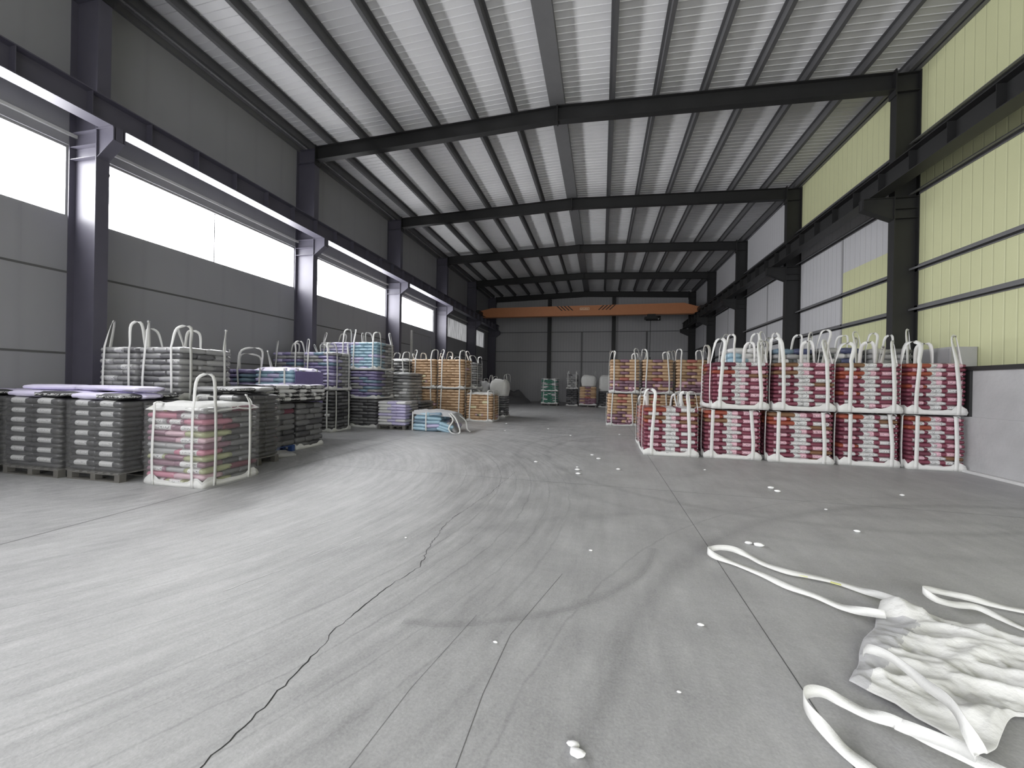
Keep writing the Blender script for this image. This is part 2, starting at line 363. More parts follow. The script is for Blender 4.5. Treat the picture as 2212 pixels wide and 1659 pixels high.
# door in the windowed wall, bay four
d = MB(); d.box(XL, XL + 0.05, 20.45, 22.95, 0, 4.35); od = struct('door_1', d, M['leftwall'])
d = MB(); d.box(XL + 0.02, XL + 0.11, 20.35, 20.47, 0, 4.45); d.build('door_post', M['strap'], od)
d = MB(); d.box(XL + 0.02, XL + 0.08, 20.47, 23.0, 4.36, 4.42); d.build('door_head', M['trim'], od)
d = MB(); d.box(XL + 0.02, XL + 0.08, 22.95, 23.02, 0, 4.36); d.build('door_post', M['trim'], od)

# panelled wall, cream near the camera and greyer bays beyond
wr = MB()
wr.box(XR, XR + 0.2, YB - 0.3, 12.0, 0, zroof(XR) + 0.1); wr.mi = 1
wr.box(XR, XR + 0.2, 12.0, 15.0, 5.35, 7.75)
wr.mi = 0; wr.box(XR, XR + 0.2, 12.0, 15.0, 0, 5.35).box(XR, XR + 0.2, 12.0, 18.0, 7.75, zroof(XR) + 0.1)
wr.mi = 1; wr.box(XR, XR + 0.2, 15.0, 18.0, 0, 7.75).box(XR, XR + 0.2, 18.0, YE + .3, 0, zroof(XR) + 0.1)
struct('wall_right', wr, [M['cream'], M['greywall']])
for i, y in enumerate((15.0, 21.0, 27.0, 33.0)):
    q = MB(); q.box(XR - .02, XR, y - .035, y + .035, 2.05, 6.5); struct('trim_%d' % (10 + i), q, M['trim'])
q = MB(); q.box(XRF + .05, XR, YB, YE, 0, 2.0).box(XRF + .02, XRF + .05, YB, YE, 0, 1.09); struct('baseboard_right', q, M['conc'])
q = MB(); q.box(XRF - .02, XR, YB, YE, 2.0, 2.08); q.box(XRF + .0, XRF + .05, 9.62, 9.74, 1.09, 2.0); struct('trim_20', q, M['steel'])
q = MB(); q.box(XRF - .10, XRF + .02, YB, YE, 0, 0.05); struct('trim_21', q, M['kerb'])

# gable walls
def gable(name, y0, y1, m, door=None):
    w = MB()
    def strip(xa, xb, za):
        xs = [xa, xb] if not (xa < XRIDGE < xb) else [xa, XRIDGE, xb]
        w.prism([(xa, za)] + [(xb, za)] + [(x, zroof(x) + .1) for x in reversed(xs)], 'y', y0, y1)
    if door:
        strip(XL - .2, door[0], 0); strip(door[0], door[1], door[3]); strip(door[1], XR + .2, 0)
    else: strip(XL - .2, XR + .2, 0)
    struct(name, w, m)
gable('wall_back', YE, YE + .2, M['gable'])
gable('wall_front', YB - .2, YB, M['gable'], ADDED_GATE)

# roof sheet with ribs running down the slope
rf = MB(); y = YB - .3; P = 0.20
while y < YE + .3:
    for xa, xb in ((XL - .3, XRIDGE), (XRIDGE, XR + .3)):
        za, zb = zroof(xa), zroof(xb); r = 0.014
        ys = [y, y + P * .86, y + P * .90, y + P * .96, y + P]; zz = [r, r, 0, 0, r]
        for j in range(4):
            rf.quad((xa, ys[j], za + zz[j]), (xb, ys[j], zb + zz[j]), (xb, ys[j + 1], zb + zz[j + 1]), (xa, ys[j + 1], za + zz[j + 1]))
    y += P
for xa, xb in ((XL - .3, XRIDGE), (XRIDGE, XR + .3)):
    a, b_ = zroof(xa) + .12, zroof(xb) + .12
    rf.prism([(xa, a), (xb, b_), (xb, b_ + .05), (xa, a + .05)], 'y', YB - .3, YE + .3)
struct('ceiling', rf, M['roof'])

# ------------------------------------------------------------------ steel frames
ORD = ['first', 'second', 'third', 'fourth', 'fifth', 'sixth']
ZR = 9.9
def column(side, y, idx):
    xo, xi = (XL, XLF) if side == 'left' else (XR, XRF)
    s = 1 if side == 'left' else -1
    z1 = rtop(xo)
    lab = '%s grey steel column from the camera along the windowed wall' % ORD[idx] if side == 'left' else '%s dark steel column from the camera along the cream panelled wall' % ORD[idx]
    t = empty('steel_column', ((xo + xi) / 2, y, 0), lab, 'column', 'steel columns along the %s wall' % ('windowed' if side == 'left' else 'panelled'))
    m = M['steel_left'] if side == 'left' else M['steel']
    w = MB(); h = .11
    w.box(min(xi, xi - s * .02), max(xi, xi - s * .02), y - h, y + h, 0, z1 + .03)
    w.box(min(xo, xo + s * .02), max(xo, xo + s * .02), y - h, y + h, 0, z1)
    w.box(min(xo, xi) + .02, max(xo, xi) - .02, y - .01, y + .01, 0, z1)
    w.build('shaft', m, t)
    st = MB()
    for z in (5.88, 6.12, 6.40, 9.05, 9.50):
        st.box(min(xo, xi) + .02, max(xo, xi) - .02, y - h + .01, y + h - .01, z, z + .012)
    st.build('stiffener', m, t)
    br = MB(); L = 0.66 if side == 'right' else 0.42
    xt = xi + s * L
    for yy in (y - .075, y + .065): br.prism([(xi, 5.86), (xi, 6.40), (xt, 6.40), (xt, 6.16)], 'y', yy, yy + .012)
    br.prism([(xi, 5.85), (xt, 6.15), (xt, 6.165), (xi, 5.865)], 'y', y - .10, y + .10)
    br.box(min(xi, xt), max(xi, xt), y - .11, y + .11, 6.40, 6.42)
    br.box(min(xt, xt - s * .015), max(xt, xt - s * .015), y - .10, y + .10, 6.16, 6.40)
    br.build('crane_bracket', m, t)
    return t
def rafter(y, idx):
    t = empty('roof_rafter', (XRIDGE, y, 9.0), '%s dark steel roof rafter spanning the hall, counted from the camera' % ORD[idx], 'rafter', 'roof rafters')
    for xa, xb in ((XLF, XRIDGE), (XRIDGE, XRF)):
        w = MB()
        za, zb = rtop(xa), rtop(xb); dp = .45
        w.prism([(xa, za - .02), (xb, zb - .02), (xb, zb), (xa, za)], 'y', y - .11, y + .11)
        w.prism([(xa, za - dp), (xb, zb - dp), (xb, zb - dp + .02), (xa, za - dp + .02)], 'y', y - .11, y + .11)
        w.prism([(xa, za - dp + .02), (xb, zb - dp + .02), (xb, zb - .02), (xa, za - .02)], 'y', y - .008, y + .008)
        w.build('rafter_beam', M['steel'], t)
    w = MB()
    w.box(XRIDGE - .02, XRIDGE + .02, y - .13, y + .13, 9.38, 9.88)
    w.box(XRF - .0, XRF - .03, y - .13, y + .13, 8.95, rtop(XRF) + .06); w.box(XLF, XLF + .03, y - .13, y + .13, 8.95, rtop(XLF) + .05)
    w.build('end_plate', M['steel'], t)
    return t
for i, y in enumerate(FR[2:]):
    column('left', y, i); column('right', y, i); rafter(y, i)

# gable posts
for x, n in ((-4.68, 'behind the green bags'), (0.98, 'rising behind the far tan stack')):
    w = MB(); yy = YE - .02
    w.box(x - .16, x + .16, yy - .30, yy - .28, 0, rtop(x) - .45).box(x - .16, x + .16, yy - .02, yy, 0, rtop(x) - .45).box(x - .01, x + .01, yy - .28, yy - .02, 0, rtop(x) - .45)
    o = w.build('gable_post', M['steel']); tag(o, 'dark steel post on the far end wall, the one %s' % n, 'post', 'posts of the far end wall')
for x, n in ((-1.78, 'between the two broad posts'), (3.75, 'below the crane hoist')):
    w = MB(); w.box(x - .05, x + .05, YE - .12, YE - .055, 0, 6.3); tag(w.build('gable_mullion', M['girt']), 'thin upright joint post on the far end wall %s' % n, 'post', 'thin joint posts of the far end wall')
for z, n in ((3.65, 'lowest'), (4.57, 'second lowest'), (6.33, 'third lowest'), (7.8, 'topmost')):
    w = MB(); w.box(XL, XR, YE - .05, YE, z - .03, z + .03); tag(w.build('wall_girt', M['girt']), '%s horizontal girt across the far end wall' % n, 'girt', 'girts of the far end wall')

# purlins
PX = [-9.95, -9.10, -7.88, -6.58, -5.30, -4.00, -2.74, 0.15, 1.36, 2.62, 3.78, 5.04, 6.28, 7.35]
def zbox(w, x, y0, y1, up=1):
    z = rtop(x) + .003; s = -1 if x < XRIDGE else 1
    w.box(x - .003, x + .003, y0, y1, z, z + .24)
    w.box(min(x, x + s * .09), max(x, x + s * .09), y0, y1, z, z + .005)
    w.box(min(x, x + s * .075) , max(x, x + s * .075), y0, y1, z, z + .02) if False else None
    w.box(min(x, x - s * .075), max(x, x - s * .075), y0, y1, z + .21, z + .215)
    w.box(x + s * .088 - .002, x + s * .088 + .002, y0, y1, z + .005, z + .024)
li = [p for p in PX if p < XRIDGE][::-1]; ri = [p for p in PX if p > XRIDGE]
PORD = ORD + ['seventh', 'eighth']
for x in PX:
    w = MB(); zbox(w, x, YB, YE)
    n = (PORD[li.index(x)], 'window side') if x < XRIDGE else (PORD[ri.index(x)], 'panelled side')
    tag(w.build('roof_purlin', M['purlin']), 'long thin roof purlin under the ceiling, %s from the ridge on the %s' % n, 'purlin', 'roof purlins')
w = MB(); z = 9.865
w.box(XRIDGE - .22, XRIDGE - .21, YB, YE, z, z + .2).box(XRIDGE + .21, XRIDGE + .22, YB, YE, z, z + .2).box(XRIDGE - .21, XRIDGE + .21, YB, YE, z, z + .01)
tag(w.build('ridge_purlin', M['girt']), 'broad pale box purlin running along the roof ridge', 'purlin')

# girts on the panelled wall
for z, n in ((3.62, 'lowest'), (4.63, 'second lowest'), (6.52, 'just under the crane beam'), (7.80, 'just over the crane beam')):
    w = MB(); w.box(XR - .14, XR - .02, YB, YE, z - .004, z).box(XR - .144, XR - .14, YB, YE, z - .05, z).box(XR - .02, XR - .012, YB, YE, z - .08, z + .08)
    if z > 6: w.box(XR - .20, XR - .14, YB, YE, z - .06, z - .052)
    tag(w.build('wall_girt', M['girt']), 'long steel girt on the panelled wall, %s' % n, 'girt', 'girts of the panelled wall')
w = MB(); w.box(XR - .10, XR - .01, YB + .01, YE - .01, rtop(XR) + .02, rtop(XR) + .12); tag(w.build('eave_girt', M['girt']), 'dark eave angle where the panelled wall meets the roof', 'girt')
w = MB(); w.box(XL + .01, XL + .10, YB + .01, YE - .01, rtop(XL) - .05, rtop(XL) + .10); tag(w.build('eave_girt', M['girt']), 'dark eave angle where the windowed wall meets the roof', 'girt')

# crane runway beams and rails
def runway(side):
    xc = 6.70 if side == 'right' else -9.46
    t = empty('crane_runway_beam', (xc, 14, 6.42), 'long crane runway beam on brackets along the %s wall' % ('windowed' if side == 'left' else 'panelled'), 'crane beam', None)
    m = M['steel'] if side == 'right' else M['steel_left']
    w = MB(); h = .17
    w.box(xc - h, xc + h, YB, YE - .4, 6.425, 6.445).box(xc - h, xc + h, YB, YE - .4, 6.89, 6.91).box(xc - .008, xc + .008, YB, YE - .4, 6.445, 6.89)
    w.build('beam', m, t)
    w = MB(); y = YB + .5
    while y < YE - .6:
        w.box(xc - h + .015, xc + h - .015, y, y + .01, 6.445, 6.89); y += 1.0
    w.build('stiffener', m, t)
    w = MB(); w.box(xc - .03, xc + .03, YB, YE - .4, 6.91, 6.98); w.build('rail', M['girt'], t)
runway('right'); runway('left')

# bridge crane
YC = 30.55
cr = empty('bridge_crane', (-1.4, YC, 6.98), 'orange overhead bridge crane with black chevron stripes spanning the far end of the hall', 'crane')
w = MB()
w.prism([(-9.5, 7.05), (-9.5, 7.35), (-8.6, 7.55), (5.7, 7.60), (6.75, 7.28), (6.75, 7.0), (6.3, 6.86), (-9.0, 6.86)], 'y', YC - .02, YC + .38)
w.build('girder', M['crane'], cr)
w = MB(); w.box(-9.3, 6.4, YC - .06, YC + .44, 6.82, 6.86); w.build('lower_flange', M['crane'], cr)
for x in (-9.46, 6.70):
    w = MB(); w.box(x - .14, x + .14, YC - 1.0, YC + 1.4, 7.0, 7.22); w.build('end_carriage', M['steel'], cr)
w = MB()
for k in range(4):
    x = -3.45 + k * .27; w.prism([(x, 7.57), (x + .10, 7.57), (x + .48, 7.22), (x + .38, 7.22)], 'y', YC - .026, YC - .02)
    x = -.35 + k * .27; w.prism([(x, 7.22), (x + .10, 7.22), (x + .48, 7.57), (x + .38, 7.57)], 'y', YC - .026, YC - .02)
w.build('warning_stripes', M['black'], cr)
w = MB(); x0, x1, z0, z1 = -1.68, -.98, 7.24, 7.42
w.box(x0, x1, YC - .03, YC - .02, z0, z0 + .025).box(x0, x1, YC - .03, YC - .02, z1 - .025, z1).box(x0, x0 + .03, YC - .03, YC - .02, z0, z1).box(x1 - .03, x1, YC - .03, YC - .02, z0, z1)
for k, (a, hh) in enumerate(((.08, .07), (.19, .09), (.30, .06), (.41, .09), (.52, .07))):
    w.box(x0 + a, x0 + a + .06, YC - .03, YC - .02, 7.29, 7.29 + hh * .8)
pl = w.build('capacity_plate', M['cranelabel'], cr)
w = MB(); w.box(3.0, 3.9, YC - .25, YC + .25, 6.45, 6.62).box(3.2, 3.75, YC - .16, YC + .2, 6.62, 6.82).tube((3.1, YC, 6.52), (4.1, YC, 6.52), .17, 12)
w.build('hoist', M['black'], cr)
w = MB(); w.tube((3.42, YC, 6.5), (3.40, YC, 3.7), .018, 6).tube((3.42, YC, 3.7), (3.42, YC, 3.5), .05, 8); w.build('pendant_cable', M['black'], cr)
w = MB(); w.tube((3.9, YC - .1, 6.5), (3.98, YC - .15, 6.44), .05, 8); w.build('hoist_lamp', M['strap'], cr)

# small fittings
w = MB(); w.box(XR - .46, XR - .02, 10.15, 11.0, 2.09, 2.52); w.mi = 1; w.box(XR - .48, XR - .46, 10.2, 10.95, 2.13, 2.48)
tag(w.build('wall_cabinet', [M['lightgrey'], M['trim']]), 'low grey box standing on the plinth of the panelled wall behind the red bags', 'box')
w = MB(); w.tube((XL - .45, 6.42, 5.95), (XL - .1, 6.5, 5.95), .05, 8).tube((XL - .45, 6.42, 5.95), (XL - .5, 6.62, 5.80), .03, 6).tube((XL - .45, 6.42, 5.80), (XL - .1, 6.45, 5.80), .02, 6).tube((XL - .3, 6.6, 5.6), (XL - .33, 6.55, 5.25), .012, 6)
tag(w.build('wall_lamp', M['trim']), 'small lamp bracket with dangling wire outside the second window', 'lamp')

# floor joints, cracks and scratches lying in the slab
def strip(name, pts, w, m, z=.0015, taper=None):
    b = MB(); pts = [Vector((p[0], p[1], z)) for p in pts]
    L = []; R = []
    for i, p in enumerate(pts):
        d = (pts[min(i + 1, len(pts) - 1)] - pts[max(i - 1, 0)]).normalized(); n = Vector((-d.y, d.x, 0))
        ww = w[i] if isinstance(w, list) else w
        L.append(tuple(p + n * ww)); R.append(tuple(p - n * ww))
    for i in range(len(pts) - 1): b.quad(R[i], R[i + 1], L[i + 1], L[i])
    return tag(b.build(name, m), kind='structure')
strip('trim_30', [(1.06, YB), (1.06, YE)], .003, M['joint'])
strip('trim_31', [(-5.42, YB), (-5.42, YE)], .0035, M['joint'])
strip('trim_32', [(XL, 6.6), (XR, 6.3)], .003, M['joint']); strip('trim_33', [(XL, 13.0), (XR, 13.0)], .006, M['joint'])
strip('trim_34', [(-0.55, 1.2), (-0.56, 1.95), (-0.53, 2.45), (-0.29, 3.34)], .0014, M['joint'])
strip('trim_35', [(-1.0, 1.2), (-0.93, 1.9), (-0.8, 2.6)], .0011, M['joint'])
ck = [(-1.55, .8), (-1.56, 1.32), (-1.55, 1.58), (-1.59, 1.86), (-1.59, 2.05), (-1.62, 2.25), (-1.60, 2.53), (-1.59, 2.77), (-1.49, 3.15), (-1.63, 3.81), (-1.67, 4.37), (-1.53, 5.54), (-1.47, 7.04)]
pts = []; ws = []
rc = random.Random(3)
for (a, b_) in zip(ck[:-1], ck[1:]):
    n = max(3, int((b_[1] - a[1]) / .035))
    for k in range(n):
        t = k / n; y = a[1] + (b_[1] - a[1]) * t; x = a[0] + (b_[0] - a[0]) * t + rc.uniform(-.012, .012) + .02 * noise.noise(Vector((y * 3, 0, 0)))
        pts.append((x, y)); ws.append(max(.0012, .0035 + .005 * noise.noise(Vector((y * 5, 3, 0))) - .0004 * y))
strip('trim_36', pts, ws, M['crackm'])
for k, (pa, pb) in enumerate((((-2.55, 3.0), (-2.35, 3.62)), ((-3.05, 3.55), (-2.95, 3.95)), ((-2.72, 2.42), (-2.55, 2.85)))):
    pp = [(pa[0] + (pb[0] - pa[0]) * t / 8 + rc.uniform(-.008, .008), pa[1] + (pb[1] - pa[1]) * t / 8) for t in range(9)]
    strip('trim_%d' % (40 + k), pp, [rc.uniform(.001, .006) for _ in pp], M['chalk'])

# ------------------------------------------------------------------ cargo builders
def pillow(nx, ny, nz, mats, pick=None, sag=0.0, seed=0, ex=8.0):
    """closed cushion in [-1,1]^3 made from a stretched grid; pick(x,y,z)->material index"""
    v = []; f = []; idx = {}
    def prof(t): return max(0.0, 1 - abs(t) ** ex) ** 0.30
    def P(i, j, s):
        x = -1 + 2 * i / nx; y = -1 + 2 * j / ny
        k = 0.56 + 0.44 * min(prof(x), 1) * min(prof(y), 1)
        wob = 0.06 * noise.noise(Vector((x * 1.7 + seed, y * 1.7, s * .7)))
        z = s * k + wob
        e = 0.97 + .03 * k
        return (x * e, y * e, z)
    def V(i, j, s):
        key = (i, j, s)
        if key not in idx: idx[key] = len(v); v.append(P(i, j, s))
        return idx[key]
    mid = {}
    def Mv(i, j):
        if (i, j) not in mid:
            x = -1 + 2 * i / nx; y = -1 + 2 * j / ny
            mid[(i, j)] = len(v); v.append((x * 1.03, y * 1.03, 0.02 * math.sin(7 * x + 5 * y + seed)))
        return mid[(i, j)]
    for s in (1, -1):
        for i in range(nx):
            for j in range(ny):
                q = (V(i, j, s), V(i + 1, j, s), V(i + 1, j + 1, s), V(i, j + 1, s)); f.append(q if s > 0 else q[::-1])
    ring = [(i, 0) for i in range(nx)] + [(nx, j) for j in range(ny)] + [(i, ny) for i in range(nx, 0, -1)] + [(0, j) for j in range(ny, 0, -1)]
    for a, b_ in zip(ring, ring[1:] + ring[:1]):
        f.append((Mv(*a), Mv(*b_), V(b_[0], b_[1], 1), V(a[0], a[1], 1))); f.append((V(a[0], a[1], -1), V(b_[0], b_[1], -1), Mv(*b_), Mv(*a)))
    me = bpy.data.meshes.new('sack'); me.from_pydata(v, [], f)
    for m in mats: me.materials.append(m)
    for p in me.polygons:
        p.use_smooth = True
        c = p.center
        p.material_index = pick(c.x, c.y, c.z) if pick else 0
    return me
_pc = {}
BANDS = {'plain': None, 'mid': lambda x, y, z: 1 if abs(x) < .62 else 0, 'right': lambda x, y, z: 1 if x > .1 else 0, 'left': lambda x, y, z: 1 if x < -.1 else 0,
         'label': lambda x, y, z: 1 if -.62 < x < .42 and y < -.5 else 0, 'cl': lambda x, y, z: 1 if x > .58 else 0, 'cr': lambda x, y, z: 1 if x < -.58 or -.2 < x < .82 else 0, 'ends': lambda x, y, z: 1 if abs(x) > .45 else 0}
def sack_mesh(body, lab='lab_white', band='plain', seed=0, lo=False):
    key = (body, lab, band, seed, lo)
    if key not in _pc:
        _pc[key] = pillow(*((4, 4, 1) if lo else (10, 6, 1)), [M[body], M[lab]], BANDS[band], seed=seed * 3.1)
    return _pc[key]

def layout(kind, W_, D_):
    """sacks of one layer: centre x, y, half sizes along x and y, column index seen from the front"""
    if kind == 0:
        r = []
        for i in range(3):
            for j in range(2): r.append((-W_ / 2 + W_ / 6 + i * W_ / 3, -D_ / 2 + D_ / 4 + j * D_ / 2, W_ / 6, D_ / 4, i, j))
        return r
    r = []
    for i in range(2):
        for j in range(3): r.append((-W_ / 2 + W_ / 4 + i * W_ / 2, -D_ / 2 + D_ / 6 + j * D_ / 3, W_ / 4, D_ / 6, i, j))
    return r
def style_pick(style, k, nl, kind, i, j, R):
    """-> body, label, band"""
    u = R.random(); top = k >= nl - 3
    if style == 'red':
        if kind == 0:
            if i == 1: return ('white', 'lab_white', 'mid')
            if i == 0: return ('rust' if (top and u < .3) or u < .06 else 'maroon', 'lab_pink' if u < .6 else 'lab_white', 'mid')
            return (('maroon' if u < .85 else 'brown'), 'lab_white', 'plain')
        if i == 0: return (('rust' if top and u < .6 else 'brown' if top and u < .8 else 'maroon' if u < .85 else 'maroond'), 'lab_white', 'cl')
        return ('maroon', 'lab_pink' if u < .5 else 'lab_white', 'cr')
    if style == 'tan':
        if k < nl * .3: return (('mauve' if u < .75 else 'tan'), 'lab_pink', 'plain' if u < .8 else 'mid')
        if i == 1 and kind == 0: return (('coral' if u < .6 else 'mauve'), 'lab_pink', 'plain')
        return (('tan' if u < .8 else 'tand'), 'lab_cream', 'plain' if u < .96 else 'mid')
    if style == 'tan2': return (('tan' if u < .7 else 'tand' if u < .95 else 'rosewhite'), 'lab_cream', 'plain' if u < .9 else 'mid')
    if style == 'grey': return (('grey' if u < .5 else 'greyd' if u < .7 else 'lightgrey'), 'lab_white', 'plain' if u < .85 else 'mid')
    if style == 'greydark': return (('greyd' if u < .6 else 'dark'), 'lab_white', 'plain' if u < .92 else 'mid')
    if style == 'black': return ('char', 'lab_grey', 'label')
    if style == 'bluegrey': return (('bluedeep' if u < .12 else 'navy' if u < .3 else 'lightgrey' if u < .7 else 'graph'), 'lab_white', 'plain' if u < .6 else 'mid')
    if style in ('purple', 'lav', 'blue', 'bluewhite', 'multi', 'lavwhite') and j > 0:  # sacks behind the front greyed: shade of the side faces put into their colour
        return (('greyd' if u < .45 else 'dark' if u < .88 else 'maroond') if style == 'multi' else ('grey' if u < .6 else 'greyd' if u < .75 else 'lightgrey'), 'lab_white', 'plain')
    if style == 'purple': return (('purple' if u < .5 else 'bluedeep' if u < .6 else 'grey' if u < .85 else 'lav'), 'lab_white', 'plain')
    if style == 'lav': return (('lav' if u < .7 else 'blue' if u < .8 else 'white'), 'lab_white', 'plain')
    if style == 'blue': return (('blue' if u < .8 else 'lav'), 'lab_white', 'plain')
    if style == 'bluewhite': return (('blue' if i == 0 and u < .8 else 'white'), 'lab_white', 'plain')
    if style == 'multi':
        b = ['mauve', 'rosewhite', 'lime', 'pink', 'lightgrey', 'mauve', 'mauve', 'lime', 'rosewhite', 'grey'][int(u * 10)]
        return (b, 'lab_white', 'plain' if R.random() < .7 else 'mid')
    if style == 'lavwhite': return (('lav' if (i == 1 or u < .3) else 'white'), 'lab_white', 'plain')
    if style == 'green': return (('green' if i < 2 and u < .85 else 'grey'), 'lab_white', 'plain' if u < .7 else 'mid')
    if style == 'dark': return (('dark' if u < .7 else 'greyd'), 'lab_white', 'plain')
    return ('grey', 'lab_white', 'plain')

def catmull(P, n):
    out = []
    for i in range(len(P) - 1):
        p0 = P[max(i - 1, 0)]; p1 = P[i]; p2 = P[i + 1]; p3 = P[min(i + 2, len(P) - 1)]
        for k in range(n):
            t = k / n; t2 = t * t; t3 = t2 * t
            out.append(p1 * 1.0 * (1.5 * t3 - 2.5 * t2 + 1) + p0 * (-.5 * t3 + t2 - .5 * t) + p2 * (-1.5 * t3 + 2 * t2 + .5 * t) + p3 * (.5 * t3 - .5 * t2))
    out.append(P[-1]); return out
def ribbon_mb(mb, pts, wid, half, n=6, th=.0025):
    pts = catmull([Vector(p) for p in pts], n); wd = catmull([Vector(w) for w in wid], n)
    base = len(mb.v); k = len(pts)
    for i in range(k):
        d = (pts[min(i + 1, k - 1)] - pts[max(i - 1, 0)]); d = d.normalized() if d.length > 1e-6 else Vector((0, 0, 1))
        w = wd[i] - d * wd[i].dot(d); w = w.normalized() if w.length > 1e-6 else Vector((1, 0, 0))
        nn = d.cross(w).normalized() * th; h = half(i / (k - 1)) if callable(half) else half
        p = pts[i]
        mb.v += [tuple(p - w * h - nn), tuple(p + w * h - nn), tuple(p + w * h + nn), tuple(p - w * h + nn)]
    for i in range(k - 1):
        a = base + 4 * i; b_ = a + 4
        for q in range(4):
            r = (q + 1) % 4; mb.f.append((a + q, a + r, b_ + r, b_ + q)); mb.m.append(mb.mi)
    mb.f.append((base, base + 3, base + 2, base + 1)); mb.m.append(mb.mi)
    e = base + 4 * (k - 1); mb.f.append((e, e + 1, e + 2, e + 3)); mb.m.append(mb.mi)

def sacks_in(root, W_, D_, z0, H_, nl, style, seed, indiv, jit=.008, kind0=0, keep=None):
    R = random.Random(seed); th = H_ / nl; big = MB() if not indiv else None; mats = []; midx = {}
    for k in range(nl):
        kind = (k + kind0) % 2
        for (x, y, hx, hy, i, j) in layout(kind, W_, D_):
            body, lab, band = style_pick(style, k, nl, kind, i, j, R)
            x += R.uniform(-jit, jit); y += R.uniform(-jit, jit); zc = z0 + th * (k + .5); rz = R.uniform(-.02, .02)
            sx, sy, sz = hx * R.uniform(1.0, 1.05), hy * R.uniform(1.0, 1.05), th * .60
            me = sack_mesh(body, lab, band, R.randrange(3), not indiv)
            if indiv:
                o = link('sack', me, root, (x, y, zc)); o.scale = (sx, sy, sz); o.rotation_euler = (R.uniform(-.02, .02), R.uniform(-.02, .02), rz)
            else:
                c, s_ = math.cos(rz), math.sin(rz); base = len(big.v)
                for v in me.vertices:
                    a, b_ = v.co.x * sx, v.co.y * sy; big.v.append((x + a * c - b_ * s_, y + a * s_ + b_ * c, zc + v.co.z * sz))
                loc = []
                for m in me.materials:
                    mm = m.name
                    if mm not in midx: midx[mm] = len(mats); mats.append(m)
                    loc.append(midx[mm])
                for p in me.polygons: big.f.append(tuple(base + q for q in p.vertices)); big.m.append(loc[p.material_index])
    if not indiv:
        me = big.mesh('sacks', mats, (0, 0, 0), True); link('sacks', me, root)

